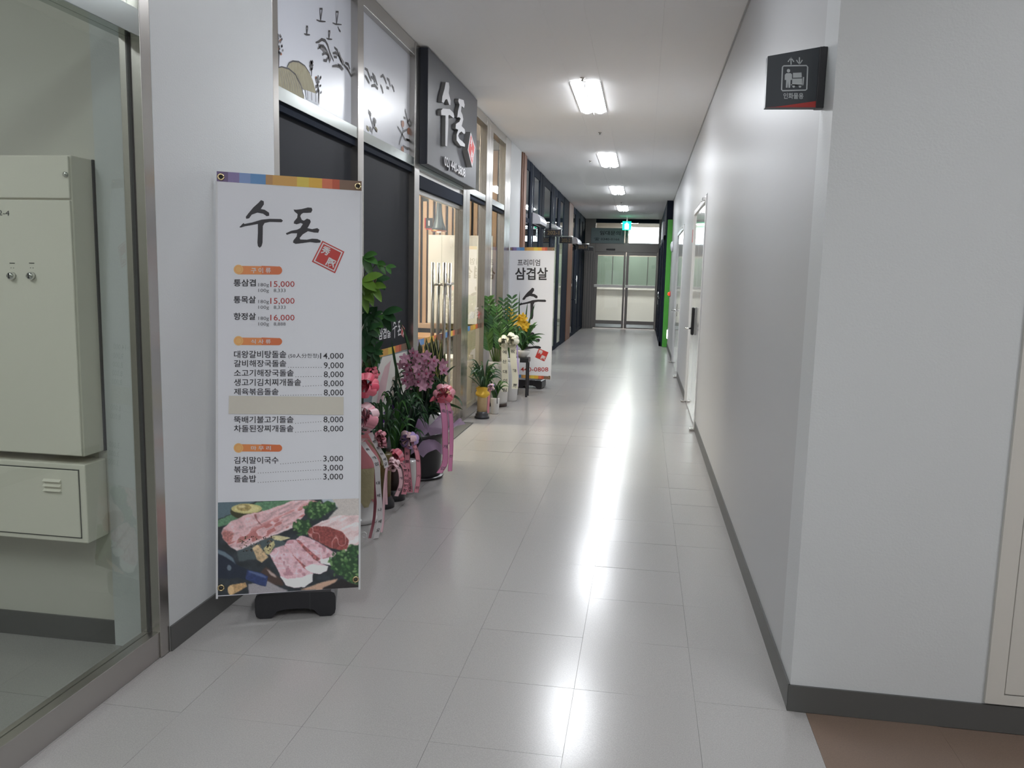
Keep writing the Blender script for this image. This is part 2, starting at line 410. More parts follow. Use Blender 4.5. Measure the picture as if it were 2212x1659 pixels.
struct('wall_left', G().box(-3.8, -3.6, -3, 2.705, 0, ZC, 'wall_plain'), 'side wall of the room behind the glass partition')
# baseboards
g = G().box(XL, XL+.008, 2.69, 3.64, 0, .098, 'baseboard'); struct('baseboard_left', g, 'dark grey baseboard of the left wall pier')
struct('baseboard_left', G().box(XL, XL+.008, 10.35, 11.22, 0, .098, 'baseboard'), 'dark grey baseboard of the farther wall pier')
struct('baseboard_left', G().box(-3.6, -1.78, 2.697, 2.705, 0, .095, 'baseboard'), 'grey baseboard behind the glass partition')
g = G()
for a, b in ((2.722, 7.94), (9.87, 12.28), (14.57, 17.85)): g.box(XR-.007, XR, a, b, 0, .092, 'baseboard')
struct('baseboard_right', g, 'dark grey baseboard running along the right wall')
struct('baseboard_front', G().box(XR-.007, 3.5, 2.72, 2.728, 0, .092, 'baseboard'), 'dark grey baseboard under the corner wall')
# slim grey trim under the ceiling
struct('trim_1', G().box(XR-.012, XR, 2.728, 18, ZC-.012, ZC, 'ceiling_gap'), 'thin grey trim between right wall and ceiling')

# ------------------------------------------------------------------ corner service door
d = thing('door_1', (1.7, 2.728, 0), 'cream painted metal service door beside the corner wall', None, kind='structure')
xa = 1.165
obj('door_frame', G().box(xa, xa+.055, 2.714, 2.728, .10, 2.2, 'door_cream').box(2.2, 2.255, 2.714, 2.728, .10, 2.2, 'door_cream').box(xa+.055, 2.2, 2.714, 2.728, 2.14, 2.2, 'door_cream').box(xa+.055, 2.2, 2.714, 2.728, .10, .132, 'door_cream'), d)
obj('door_leaf', G().box(xa+.058, 2.197, 2.716, 2.728, .135, 2.137, 'door_cream', c=.003), d)
obj('handle', G().box(2.08, 2.11, 2.69, 2.716, 1.0, 1.12, 'chrome', c=.005), d)

# ------------------------------------------------------------------ white doors of the right wall
def right_door(n, y0, y1, ym, label, lock):
    d = thing('door_%d' % n, (XR, (y0+y1)/2, 0), label, None, kind='structure')
    obj('door_frame', G().box(XR-.012, XR+.1, y0, y0+.05, 0, 2.25, 'door_frame_white', c=.003).box(XR-.012, XR+.1, y1-.05, y1, 0, 2.25, 'door_frame_white', c=.003).box(XR-.012, XR+.1, y0+.05, y1-.05, 2.2, 2.25, 'door_frame_white', c=.003), d)
    obj('door_leaf', G().box(XR+.004, XR+.05, y0+.053, ym-.003, .012, 2.197, 'door_white', c=.003), d)
    obj('door_leaf', G().box(XR+.004, XR+.05, ym+.003, y1-.053, .012, 2.197, 'door_white', c=.003), d)
    obj('seam', G().box(XR+.03, XR+.06, y0+.05, y1-.05, 0, 2.2, 'seam'), d)
    for yy in (y0, y1):
        obj('threshold_stop', G().box(XR-.055, XR+.03, yy-.05, yy+.05, 0, .022, 'stainless', c=.006), d)
    obj('overhead_catch', G().box(XR-.04, XR-.01, y0+.08, y0+.16, 2.205, 2.235, 'chrome', c=.004).tube([(XR-.05, y0+.02, 2.19), (XR-.03, y0+.12, 2.22)], .007, 'chrome'), d)
    if lock:
        h = obj('digital_lock', G().box(XR-.028, XR+.004, ym+.03, ym+.13, .86, 1.16, 'black_gloss', c=.012), d)
        obj('lever_handle', G().tube([(XR-.028, ym+.08, .93), (XR-.075, ym+.08, .93), (XR-.075, ym+.24, .925)], .010, 'chrome'), h)
    else:
        h = obj('lock_plate', G().box(XR-.004, XR+.006, ym+.05, ym+.10, .86, 1.06, 'stainless', c=.002), d)
        obj('lever_handle', G().tube([(XR, ym+.075, .955), (XR-.07, ym+.075, .955), (XR-.07, ym+.22, .95)], .012, 'chrome').lathe((XR-.02, ym+.075, .94), [(.03, 0), (.03, .03)], 'chrome', 12), h)
    return d
d = right_door(2, 7.96, 9.85, 8.95, 'glossy white double door with black digital lock, nearest door in the right wall', True)
obj('room_tag', G().box(XR-.006, XR+.004, 10.02, 10.10, 1.9, 2.05, 'red_paint'), d)
d = right_door(3, 12.3, 14.55, 13.55, 'glossy white double door with lever handle, second door in the right wall', False)

# ------------------------------------------------------------------ ceiling lights
def ceiling_light(y, label, pm='lamp_panel'):
    t = thing('ceiling_light', (-.58, y, ZC), label, 'ceiling light', 'recessed lights along the corridor ceiling')
    x0, x1, y0, y1 = -.715, -.445, y-.64, y+.64
    g = G().box(x0, x1, y0, y1, ZC+.1, ZC+.11, 'lamp_trim')
    for a in ((x0, x0+.006, y0, y1), (x1-.006, x1, y0, y1), (x0, x1, y0, y0+.006), (x0, x1, y1-.006, y1)): g.box(a[0], a[1], a[2], a[3], ZC-.004, ZC+.1, 'lamp_trim')
    obj('housing', g, t)
    for k in (0, 1):
        g = G(); xa = x0+.007+k*.1285; n = 8; vs = []
        for i in range(n+1):
            u = i/n; vs += [(xa+.1255*u, y0+.008, ZC+.004-.028*math.sin(PI*u)), (xa+.1255*u, y1-.008, ZC+.004-.028*math.sin(PI*u))]
        g.add(vs, [(2*i, 2*i+1, 2*i+3, 2*i+2) for i in range(n)], pm, True)
        obj('diffuser', g, t)
    obj('divider', G().box(-.584, -.576, y0+.008, y1-.008, ZC-.040, ZC+.06, 'lamp_trim'), t)
    return t
names = ['lit recessed ceiling light above the near floor, just out of view', 'lit recessed ceiling light nearest the viewpoint, largest in view', 'lit recessed ceiling light, second in the row down the corridor', 'lit recessed ceiling light, third in the row down the corridor', 'lit recessed ceiling light farthest away, closest to the end doors']
ld = ceiling_light(LAMP_Y[0], names[0], 'lamp_panel_dim')
l0 = ceiling_light(LAMP_Y[1], names[1])
for y, nm in zip(LAMP_Y[2:], names[2:]): dup(l0, (-.58, y, ZC))['label'] = nm
dup(l0, (-.58, -.1, ZC))['label'] = 'lit recessed ceiling light behind the viewpoint'
t = dup(ld, (1.9, .75, ZC-.115)); t['label'] = 'lit ceiling light of the lobby on the right'
t = dup(ld, (1.9, -1.4, ZC-.115)); t['label'] = 'added ceiling light at the back of the lobby, brightening the near walls'  # unseen fill lamp, added to lift the corner wall and near surfaces
t = dup(ld, (-2.75, .6, ZC-.115)); t['label'] = 'added ceiling light brightening the room behind the glass partition'  # added lamp, lifts the room seen through the partition
for i, (px, py, nm) in enumerate([(1258, 168, 'small grey sprinkler head just beyond the nearest ceiling light'), (1296, 286, 'small grey sprinkler head between first and second ceiling lights'), (1275, 347, 'small white sprinkler head left of the second ceiling light'), (1342, 437, 'small dark sprinkler head beside the farthest ceiling light')]):
    p = atZ(px, py, ZC); t = thing('sprinkler_head', p, nm, 'sprinkler', 'sprinklers on the ceiling')
    obj('escutcheon', G().lathe(p, [(.022, 0), (.022, -.004), (.014, -.008)], 'stainless', 16), t)
    obj('nozzle', G().lathe(p, [(.006, -.008), (.006, -.022), (.013, -.024), (.013, -.026)], 'chrome', 12), t)

# ------------------------------------------------------------------ near glass partition (left foreground)
w = thing('window_1', (XL, 1.5, 0), 'stainless framed greenish glass partition at the left edge', None, kind='structure')
obj('post', G().box(-1.80, XL, 2.632, 2.69, 0, ZC, 'stainless', c=.002), w)
obj('bottom_rail', G().box(-1.79, -1.726, -2.9, 2.632, 0, .10, 'brushed_h', c=.002), w)
obj('middle_rail', G().box(-1.80, -1.722, -2.9, 2.632, 2.222, 2.31, 'stainless_bright', c=.002), w)
obj('top_rail', G().box(-1.80, -1.722, -2.9, 2.632, 3.05, ZC, 'brushed_h'), w)
obj('post', G().box(-1.80, XL, -.1, -.04, .10, 3.05, 'stainless'), w)
obj('pane', G().box(-1.768, -1.762, -.04, 2.632, .10, 2.222, 'glass_partition'), w)
obj('pane', G().box(-1.768, -1.762, -2.9, -.1, .10, 2.222, 'glass_partition'), w)
obj('transom_pane', G().box(-1.768, -1.762, -2.9, 2.632, 2.31, 3.05, 'glass_partition'), w)
obj('transom_bar', G().box(-1.79, -1.74, 2.5, 2.53, 2.31, 3.05, 'stainless'), w)
obj('gasket', G().box(-1.772, -1.758, 2.626, 2.632, .10, 2.222, 'seam'), w)

# electrical boxes behind the glass
def seamline(g, x0, x1, z0, z1, y): g.box(x0, x1, y-.0012, y, z0, z1, 'seam')
Yb = 2.703; yf = 2.585
t = thing('electrical_cabinet', (-2.3, Yb, .765), 'large cream metal electrical panel with cover and rotary locks, behind the glass', 'electrical panel')
obj('housing', G().box(-2.75, -1.965, yf, Yb, .765, 1.825, 'metal_box', c=.004), t)
obj('cover', G().box(-2.742, -1.969, yf-.010, yf, .769, 1.672, 'metal_box', c=.003), t)
obj('top_cover', G().box(-2.742, -1.969, yf-.010, yf, 1.678, 1.821, 'metal_box', c=.003), t)
obj('side_flange', G().box(-1.965, -1.960, Yb-.012, Yb, .765, 1.825, 'seam'), t)
obj('screw', G().lathe((0, 0, 0), [(.009, 0), (.009, .008), (.004, .010)], 'chrome', 12, T=Matrix.Translation(atY(143, 377, yf-.010)) @ Matrix.Rotation(PI/2, 4, 'X')), t)
for px in (-12, 28, 70):
    p = atY(px, 596, yf-.010)
    l = obj('cam_lock', G().lathe((0, 0, 0), [(.014, 0), (.014, .012), (.011, .018), (.004, .020)], 'chrome', 16, T=Matrix.Translation(p) @ Matrix.Rotation(PI/2, 4, 'X')), t)
    obj('slot', G().box(p.x-.002, p.x+.002, p.y-.022, p.y-.018, p.z-.009, p.z+.009, 'seam'), l)
    obj('indicator', G().box(p.x-.010, p.x+.010, p.y-.001, p.y, p.z+.043, p.z+.046, 'seam').box(p.x-.007, p.x-.004, p.y-.001, p.y, p.z+.027, p.z+.029, 'seam').box(p.x+.003, p.x+.006, p.y-.001, p.y, p.z+.027, p.z+.029, 'seam'), l)
g = G(); text(g, '5-2-4', atY(-18, 453, yf-.0112), atY(20, 455, yf-.0112), atY(-18, 464, yf-.0112), 'ink_soft'); obj('lettering', g, t)
t = thing('electrical_box', (-2.3, Yb, .44), 'smaller cream metal box with louvred door, below the large panel', 'electrical box')
obj('housing', G().box(-2.75, -1.965, yf, Yb, .44, .735, 'metal_box', c=.004), t)
dd = obj('door', G().box(-2.70, -1.992, yf-.006, yf, .462, .712, 'metal_box', c=.002), t)
obj('seam', G().box(-2.704, -1.989, yf-.002, yf-.001, .458, .716, 'seam'), t)
for k in range(3):
    z = .668-.018*k; p0 = -2.13
    obj('louvre', G().add([(p0, yf-.006, z+.008), (p0+.07, yf-.006, z+.008), (p0+.07, yf-.016, z), (p0, yf-.016, z), (p0, yf-.006, z-.002), (p0+.07, yf-.006, z-.002)], [(0, 1, 2, 3), (3, 2, 5, 4), (0, 3, 4), (1, 5, 2)], 'metal_box'), dd)

# ------------------------------------------------------------------ restaurant shopfront (left)
w = thing('window_2', (XL, 7.0, 0), 'stainless framed restaurant shopfront along the left side', None, kind='structure')
posts = [(3.64, 3.70), (4.77, 4.87), (5.99, 6.12), (7.66, 7.80), (7.81, 7.95), (8.78, 8.95), (8.96, 9.13), (9.97, 10.15), (10.16, 10.35)]
for a, b in posts:
    obj('post', G().box(-1.80, XL, a, b, 0, ZC-.005, 'stainless', c=.002), w)
bays = [(3.70, 4.77), (4.87, 5.99), (6.12, 7.66), (7.95, 8.78), (9.13, 9.97)]
for k, (a, b) in enumerate(bays):
    obj('transom_rail', G().box(-1.80, XL-.004, a, b, 2.24, 2.305, 'stainless_bright', c=.002), w)
    obj('transom_stop', G().box(-1.79, XL-.02, a, b, 2.20, 2.24, 'navy_frame'), w)
    obj('top_rail', G().box(-1.80, XL-.004, a, b, 3.03, ZC-.005, 'stainless', c=.002), w)
    if k != 2: obj('bottom_rail', G().box(-1.80, XL-.004, a, b, 0, .10, 'stainless', c=.002), w)
for a, b in bays[:2]:
    obj('transom_pane', G().box(-1.772, -1.764, a, b, 2.305, 3.03, 'frosted_print'), w)
    obj('dark_panel', G().box(-1.772, -1.764, a, b, .92, 2.24, 'dark_film'), w)
for a, b in bays[2:]:
    obj('transom_pane', G().box(-1.770, -1.766, a, b, 2.305, 3.03, 'glass_clear'), w)
for a, b in bays[3:]:
    obj('pane', G().box(-1.770, -1.766, a, b, .92, 2.24, 'glass_clear'), w)
    obj('film_pane', G().box(-1.770, -1.766, a, b, .10, .92, 'glass_film'), w)
# rainbow strip on the glass
cols = [10, 9, 8, 7, 6, 5, 4, 3, 2, 1, 0]
def rainbow(g, a, b, z0, z1, x):
    wd = [.14, .05, .07, .07, .07, .13, .05, .10, .05, .08, .11]; wd = [q/sum(wd) for q in wd]; y = b
    for c, q in zip([10, 9, 8, 7, 6, 5, 4, 3, 2, 1, 0], wd):
        y2 = y-(b-a)*q; g.add([(x, y2, z0), (x, y, z0), (x, y, z1), (x, y2, z1)], [(0, 1, 2, 3)], 'stripe%d' % c); y = y2
for k, (a, b) in enumerate(bays):
    if k == 2: continue
    g = G(); rainbow(g, a, b, .875, .925, -1.7635)
    obj('rainbow_strip', g, w)
def shop_text(g, x, ya, yb, z0):
    P = lambda u, z: Vector((x, ya+(yb-ya)*u, z))
    text(g, '프리미엄', P(0, z0+.05), P(.27, z0+.05), P(0, z0), 'print_white', .01)
    text(g, '삼겹살', P(.33, z0+.07), P(.62, z0+.07), P(.33, z0-.005), 'print_white', .02)
LOGO = {'su1': [(555, 368), (582, 380), (583, 410), (553, 455), (590, 462), (633, 490), (635, 520), (610, 525), (575, 500), (520, 490), (465, 510), (440, 545), (412, 550), (408, 530), (432, 498), (480, 440), (530, 395)],
 'su2': [(345, 632), (370, 605), (385, 590), (395, 600), (470, 585), (560, 558), (640, 550), (750, 552), (768, 568), (755, 583), (640, 580), (590, 590), (573, 620), (572, 690), (570, 780), (560, 815), (542, 830), (525, 815), (520, 780), (525, 690), (525, 600), (470, 610), (400, 622), (360, 635)],
 'don': [(870, 460), (895, 462), (950, 455), (1010, 440), (1045, 443), (1053, 465), (1040, 490), (1000, 492), (965, 492), (945, 505), (935, 525), (950, 560), (970, 568), (1000, 548), (1030, 558), (1037, 580), (1020, 615), (1005, 640), (1050, 650), (1100, 640), (1120, 655), (1110, 685), (1070, 683), (1010, 670), (960, 700), (930, 735), (935, 750), (1000, 752), (1050, 742), (1100, 745), (1133, 760), (1130, 780), (1090, 783), (1030, 775), (960, 785), (890, 793), (865, 780), (868, 760), (900, 720), (905, 690), (850, 690), (805, 705), (795, 690), (850, 665), (905, 655), (935, 640), (960, 600), (940, 590), (900, 603), (872, 595), (875, 575), (905, 540), (910, 505), (880, 480)]}
def logo_on(g, keys, fn, m):
    for k in keys: poly_on(g, [fn(*p) for p in LOGO[k]], m)
def stamp(g, c, ux, uz, s, N=None, m='stamp_red', off=0.0006):
    """tilted red seal: centre, unit right, unit up, half size"""
    n = ux.cross(uz)*-1 if N is None else N; a = math.radians(-24)
    rx = ux*math.cos(a)+uz*math.sin(a); rz = uz*math.cos(a)-ux*math.sin(a)
    Q = lambda x, z, d=0: c+rx*x*s+rz*z*s+n*d
    def ring(h, m_, d): poly_on(g, [Q(-h, -h, d), Q(h, -h, d), Q(h, h, d), Q(-h, h, d)], m_)
    ring(1, m, 0); ring(.90, 'print_white', off); ring(.82, m, off*2)
    text(g, '秀', Q(-.72, .74, off*3), Q(-.02, .74, off*3), Q(-.72, .04, off*3), 'print_white', .02)
    text(g, '豚', Q(.02, -.02, off*3), Q(.72, -.02, off*3), Q(.02, -.74, off*3), 'print_white', .02)
for a, b in (bays[0], bays[1], bays[3], bays[4]):
    g = G(); x = -1.7632; L = .94 if b-a > 1 else b-a; ya = a+.11 if b-a > 1 else a
    shop_text(g, x, ya, ya+L, 1.0)
    fn = lambda X, Z: Vector((x, ya+L*(.66+(X-345)/788*.22), 1.13-(Z-368)/462*.15))
    logo_on(g, ('su1', 'su2', 'don'), fn, 'print_white')
    stamp(g, Vector((x, ya+L*.93, 1.02)), Vector((0, 1, 0)), Vector((0, 0, 1)), .038, Vector((1, 0, 0)))
    obj('window_lettering', g, w)
# printed poster panels below the strip in the first two bays
def poster(a, b):
    g = G(); x = -1.764; g.box(-1.772, x, a, b, .10, .875, 'grey_board')
    P = lambda u, z: Vector((x+.0006, a+(b-a)*u, z))
    poly_on(g, [P(0, .875), P(.45, .875), P(.30, .80), P(.10, .72), P(0, .74)], 'leaf_mid')
    poly_on(g, [P(.45, .87), P(.98, .86), P(.98, .42), P(.60, .35), P(.30, .45), P(.25, .60), P(.35, .78)], 'room_white')
    P = lambda u, z: Vector((x+.0012, a+(b-a)*u, z))
    poly_on(g, [P(.50, .80), P(.62, .83), P(.50, .60), P(.38, .48), P(.33, .55), P(.40, .70)], 'ribbon_pale')
    poly_on(g, [P(.65, .70), P(.85, .72), P(.80, .50), P(.62, .45)], 'beige')
    poly_on(g, [P(.05, .50), P(.22, .52), P(.55, .22), P(.50, .14), P(.30, .20)], 'navy_frame')
    return obj('poster_panel', g, w)
poster(*bays[0]); poster(*bays[1])

# mural prints on the frosted transoms (ink drawing)
XM = -1.7628
def mp(zx, zy): return atX(580+zx/4.609, zy/4.609, XM)
NX = Vector((1, 0, 0))
g = G()
def st(pts, w, m='ink_mural', off=0): stroke(g, [mp(*p)+NX*(.0004+off) for p in pts], w, m, NX)
for q in ([(470, 425), (500, 415), (530, 393), (565, 405), (590, 450), (610, 520), (650, 610)], [(490, 485), (520, 460), (545, 458), (570, 490), (590, 540), (610, 625)], [(535, 545), (560, 525), (590, 545)], [(548, 600), (575, 605), (590, 575)],
          [(655, 470), (685, 500), (700, 555), (740, 650)], [(640, 530), (670, 525), (700, 560)], [(650, 565), (680, 570)], [(635, 660), (675, 655), (705, 665), (735, 700)], [(745, 640), (790, 690), (830, 770)], [(765, 625), (795, 640), (810, 690)], [(690, 640), (720, 660), (745, 690)]):
    st(q, .017)
for q in ([(500, 455), (530, 470), (560, 520)], [(575, 500), (600, 560), (620, 600)], [(700, 520), (720, 590), (750, 630)]): st(q, .03, 'ink_mural_soft')
for bx, by in ((520, 150), (680, 180), (382, 305), (603, 350)):
    s_ = 1.25 if by < 200 else .8
    st([(bx-8*s_, by-45*s_), (bx-4*s_, by), (bx-2*s_, by+45*s_)], .010); st([(bx+12*s_, by-45*s_), (bx+6*s_, by-10*s_), (bx, by+40*s_)], .010)
    st([(bx-34*s_, by+38*s_), (bx-10*s_, by+48*s_), (bx+10*s_, by+50*s_), (bx+38*s_, by+52*s_)], .009)
    st([(bx-8*s_, by-50*s_), (bx+14*s_, by-50*s_)], .012)
st([(690, 265), (705, 300), (718, 315)], .012)
# trees
for tx, ty, h in ((100, 665, 330), (428, 760, 150), (500, 1040, 290)):
    st([(tx, ty), (tx+2, ty-h*.4), (tx-10, ty-h*.7), (tx-4, ty-h)], .018 if h > 200 else .011)
    for k in range(22):
        a = random.uniform(-.9, .9); r = h*random.uniform(.25, .45); cy = ty-h*random.uniform(.35, .95)
        cx2 = tx+r*.33*math.sin(a)+ (10 if tx < 200 else 0); st([(max(72, cx2-10), cy), (max(74, cx2+3), cy-8-random.random()*14)], .012, random.choice(['ink_mural', 'ink_mural_soft', 'persimmon'] if k % 4 == 0 else ['ink_mural', 'ink_mural_soft']))
# thatched roofs
poly_on(g, [mp(*p)+NX*.0005 for p in [(185, 665), (200, 625), (240, 608), (300, 615), (360, 655), (410, 730), (440, 800), (465, 890), (470, 935), (345, 890), (280, 760)]], 'straw')
poly_on(g, [mp(*p)+NX*.0009 for p in [(78, 675), (130, 665), (200, 685), (265, 740), (320, 850), (355, 960), (352, 985), (250, 940), (80, 862)]], 'straw')
st([(185, 665), (205, 625), (240, 608), (300, 615), (360, 655), (410, 730)], .008, off=.001); st([(78, 675), (130, 665), (200, 685), (265, 740), (320, 850), (350, 960)], .008, off=.001)
for k in range(9): st([(110+k*22, 690+k*6), (130+k*26, 800+k*12), (140+k*24, 880+k*8)], .004, 'ink_mural_soft', .001)
poly_on(g, [mp(*p)+NX*.0012 for p in [(365, 895), (480, 935), (500, 1050), (375, 985)]], 'house_white')
for u in (385, 425, 465): st([(u, 905+(u-385)*.3), (u+4, 985+(u-385)*.4)], .006, off=.0013)
# second pane: mountains, plants, persimmon tree
for q in ([(960, 680), (985, 700), (1005, 760), (1025, 810)], [(1035, 730), (1060, 770), (1085, 850)], [(960, 750), (980, 780), (1005, 830)], [(1020, 765), (1045, 780), (1060, 820)], [(1115, 765), (1140, 750), (1160, 790), (1175, 835)], [(1180, 780), (1200, 800), (1215, 860)], [(1225, 845), (1245, 880), (1252, 915)], [(1025, 855), (1060, 850), (1090, 885)], [(1115, 845), (1130, 880), (1142, 930)], [(1175, 870), (1200, 880)]): st(q, .022)
for q in ([(1030, 1340), (1040, 1260), (1020, 1190), (995, 1090)], [(1035, 1290), (1060, 1240), (1040, 1180)], [(1040, 1260), (1075, 1310)]): st(q, .012, 'ink_mural_soft')
for cx2, cy in ((1060, 1200), (1072, 1290), (1020, 1290), (990, 1280), (1010, 1130), (1050, 1230)): st([(cx2-14, cy-18), (cx2, cy), (cx2+12, cy+16)], .03, random.choice(['straw', 'ink_mural_soft']))
for q in ([(1425, 1300), (1390, 1230), (1360, 1100), (1362, 1085)], [(1425, 1400), (1360, 1390), (1320, 1320), (1285, 1260)], [(1340, 1290), (1320, 1200)], [(1420, 1480), (1380, 1480), (1340, 1450)], [(1400, 1280), (1340, 1310), (1310, 1400), (1300, 1440)], [(1430, 1385), (1400, 1400), (1370, 1385)], [(1415, 1500), (1420, 1550)], [(1365, 1180), (1345, 1170)], [(1380, 1220), (1405, 1190)]): st(q, .020)
for cx2, cy in ((1335, 1235), (1395, 1305), (1332, 1490)): poly_on(g, [mp(cx2+15*math.cos(a), cy+36*math.sin(a))+NX*.0012 for a in [i*PI/6 for i in range(12)]], 'persimmon')
obj('mural_print', g, w)

# ------------------------------------------------------------------ glass double door of the restaurant
d = thing('door_4', (XL, 6.9, 0), 'frameless glass double door with tall bar handles under the dark sign box', None, kind='structure')
ym = 7.03
obj('header', G().box(-1.80, -1.73, 6.12, 7.66, 2.10, 2.20, 'navy_frame', c=.003), d)
obj('closer_cover', G().box(-1.80, -1.735, 6.12, 7.66, 2.20, 2.24, 'stainless'), d)
for a, b in ((6.125, ym-.003), (ym+.003, 7.655)):
    lf = obj('door_leaf', G().box(-1.771, -1.763, a, b, .09, 2.08, 'glass_clear'), d)
    obj('door_rail', G().box(-1.785, -1.749, a, b, 0.01, .10, 'stainless', c=.003).box(-1.782, -1.752, a, b, 2.06, 2.10, 'stainless', c=.002), lf)
    hy = ym-.10 if a < 6.5 else ym+.10
    for xx in (-1.715, -1.819): obj('bar_handle', G().tube([(xx, hy, .45), (xx, hy, 1.55)], .016, 'stainless', 14).tube([(xx, hy, .62), (-1.767, hy, .62)], .010, 'stainless').tube([(xx, hy, 1.36), (-1.767, hy, 1.36)], .010, 'stainless'), lf)
    g = G(); rainbow(g, a, b, .875, .925, -1.7625); obj('rainbow_strip', g, lf)
obj('chain_lock', G().tube([(-1.695, ym-.13, 1.37), (-1.69, ym, 1.36), (-1.695, ym+.15, 1.37)], .010, 'stainless').box(-1.75, -1.72, ym-.012, ym+.012, 1.27, 1.46, 'navy_frame', c=.004), d)

# ------------------------------------------------------------------ restaurant interior
rm = G().box(-5.1, -5.0, 3.0, 10.35, 0, ZC, 'room_wall').box(-5.1, -1.95, 10.35, 10.5, 0, ZC, 'room_wall').box(-5.1, -1.95, 2.95, 3.05, 0, ZC, 'room_wall')
struct('wall_left', rm, 'warm beige wall inside the restaurant')
t = thing('slat_screen', (-2.6, 10.2, 0), 'tan wooden slat screen on dark backing inside the restaurant', 'slat screen')
obj('backing', G().box(-3.6, -1.84, 10.2, 10.25, 0, 3.0, 'slat_dark'), t)
k = 0; x = -3.55
while x < -1.90:
    top = 2.98 if k % 2 == 0 else 2.36
    if k % 2 == 0: obj('slat', G().box(x, x+.058, 10.15, 10.2, .82, top, 'wood_slat', c=.003), t)
    else: obj('slat', G().box(x+.004, x+.054, 10.17, 10.2, .82, top, 'wood_slat', c=.003), t)
    x += .082; k += 1
obj('ledge', G().box(-3.6, -1.84, 10.05, 10.2, .76, .82, 'wood_slat', c=.004), t)
t = tag(obj('partition_board', G().box(-2.66, -1.85, 9.9, 9.93, .84, 1.93, 'room_white', c=.003)), 'white partition board standing in front of the slat screen', 'partition')
t = thing('low_cabinet', (-2.0, 8.6, 0), 'pale cabinet behind the shop window', 'cabinet')
obj('body', G().box(-2.2, -1.86, 8.35, 8.75, 0, .55, 'room_white', c=.006), t); obj('top', G().box(-2.21, -1.85, 8.34, 8.76, .55, .57, 'room_white', c=.003), t)
p = atY(948, 498, 9.0)
t = thing('pendant_lamp', (p.x, 9.0, p.z), 'dark trumpet shaped pendant lamp with a copper rim inside the restaurant', 'pendant lamp')
obj('cord', G().tube([(p.x, 9, p.z+.5), (p.x, 9, ZC)], .004, 'seam', 6), t)
obj('lamp_shade', G().lathe(p, [(.085, 0), (.075, .03), (.05, .10), (.033, .20), (.024, .36), (.020, .50)], 'lamp_metal', 24), t)
obj('copper_rim', G().lathe(p, [(.088, -.012), (.088, .002), (.083, .002)], 'copper', 24), t)
obj('bulb', G().lathe(p, [(.02, -.02), (.035, -.005), (.03, .0)], 'glow_warm', 12), t)
p = atY(925, 482, 9.4)
t = thing('hanging_sign', p, 'small dark sign with red edge hanging inside the restaurant', 'sign')
obj('sign_panel', G().box(p.x-.03, p.x+.05, 9.4, 9.42, p.z-.06, p.z+.06, 'dark_sign'), t)
obj('red_edge', G().box(p.x-.045, p.x-.03, 9.4, 9.42, p.z-.06, p.z+.06, 'red_paint').box(p.x-.03, p.x+.05, 9.4, 9.42, p.z-.075, p.z-.06, 'red_paint'), t)
obj('pictogram', G().box(p.x, p.x+.02, 9.395, 9.4, p.z-.03, p.z+.03, 'print_white'), t)
obj('hanger', G().box(p.x-.002, p.x+.002, 9.405, 9.41, p.z+.06, ZC, 'seam'), t)
def dining_set(x, y, lab):
    t = thing('dining_table', (x, y, 0), lab, 'table', 'tables inside the restaurant')
    obj('tabletop', G().box(x-.3, x+.3, y-.35, y+.35, .72, .75, 'wood_table', c=.005), t)
    for sx in (-1, 1):
        for sy in (-1, 1): obj('leg', G().box(x+sx*.26-.02, x+sx*.26+.02, y+sy*.31-.02, y+sy*.31+.02, 0, .72, 'wood_table'), t)
def wchair(x, y, lab):
    t = thing('dining_chair', (x, y, 0), lab, 'chair', 'chairs inside the restaurant')
    obj('seat', G().box(x-.2, x+.2, y-.2, y+.2, .43, .46, 'wood_table', c=.006), t)
    obj('backrest', G().box(x-.19, x+.19, y-.2, y-.175, .72, .88, 'wood_table', c=.004).box(x-.19, x+.19, y-.2, y-.175, .58, .64, 'wood_table', c=.004), t)
    for sx in (-1, 1):
        obj('leg', G().box(x+sx*.18-.016, x+sx*.18+.016, y-.2, y-.17, 0, .88, 'wood_table'), t); obj('leg', G().box(x+sx*.18-.016, x+sx*.18+.016, y+.16, y+.19, 0, .43, 'wood_table'), t)
dining_set(-2.65, 9.1, 'wooden dining table seen through the glass door'); wchair(-2.5, 8.3, 'wooden chair nearest the glass door'); wchair(-3.05, 8.3, 'wooden chair deeper inside the restaurant'); dining_set(-3.5, 7.6, 'wooden dining table far inside the restaurant')
def room_light(x, y, col, power, label, sz=.8):
    t = thing('ceiling_panel_light', (x, y, ZC-.02), label, 'ceiling light')
    obj('frame', G().box(x-sz/2-.02, x+sz/2+.02, y-sz/2-.02, y+sz/2+.02, ZC-.012, ZC-.002, 'lamp_trim'), t)
    mat('em_'+label[:32], (.8, .8, .8, 1), .5, emit=(col, power))
    obj('diffuser', G().box(x-sz/2, x+sz/2, y-sz/2, y+sz/2, ZC-.02, ZC-.012, 'em_'+label[:32]), t)
room_light(-3.3, 7.6, (1.0, .86, .70, 1), 34, 'warm panel light on the restaurant ceiling near the door')
room_light(-4.4, 6.9, (1.0, .88, .74, 1), 34, 'large warm panel light deep inside the restaurant', .9)  # added out of sight, angled through the door glass onto the right wall
room_light(-3.3, 9.2, (1.0, .88, .74, 1), 18, 'pale panel light on the restaurant ceiling near the screen')

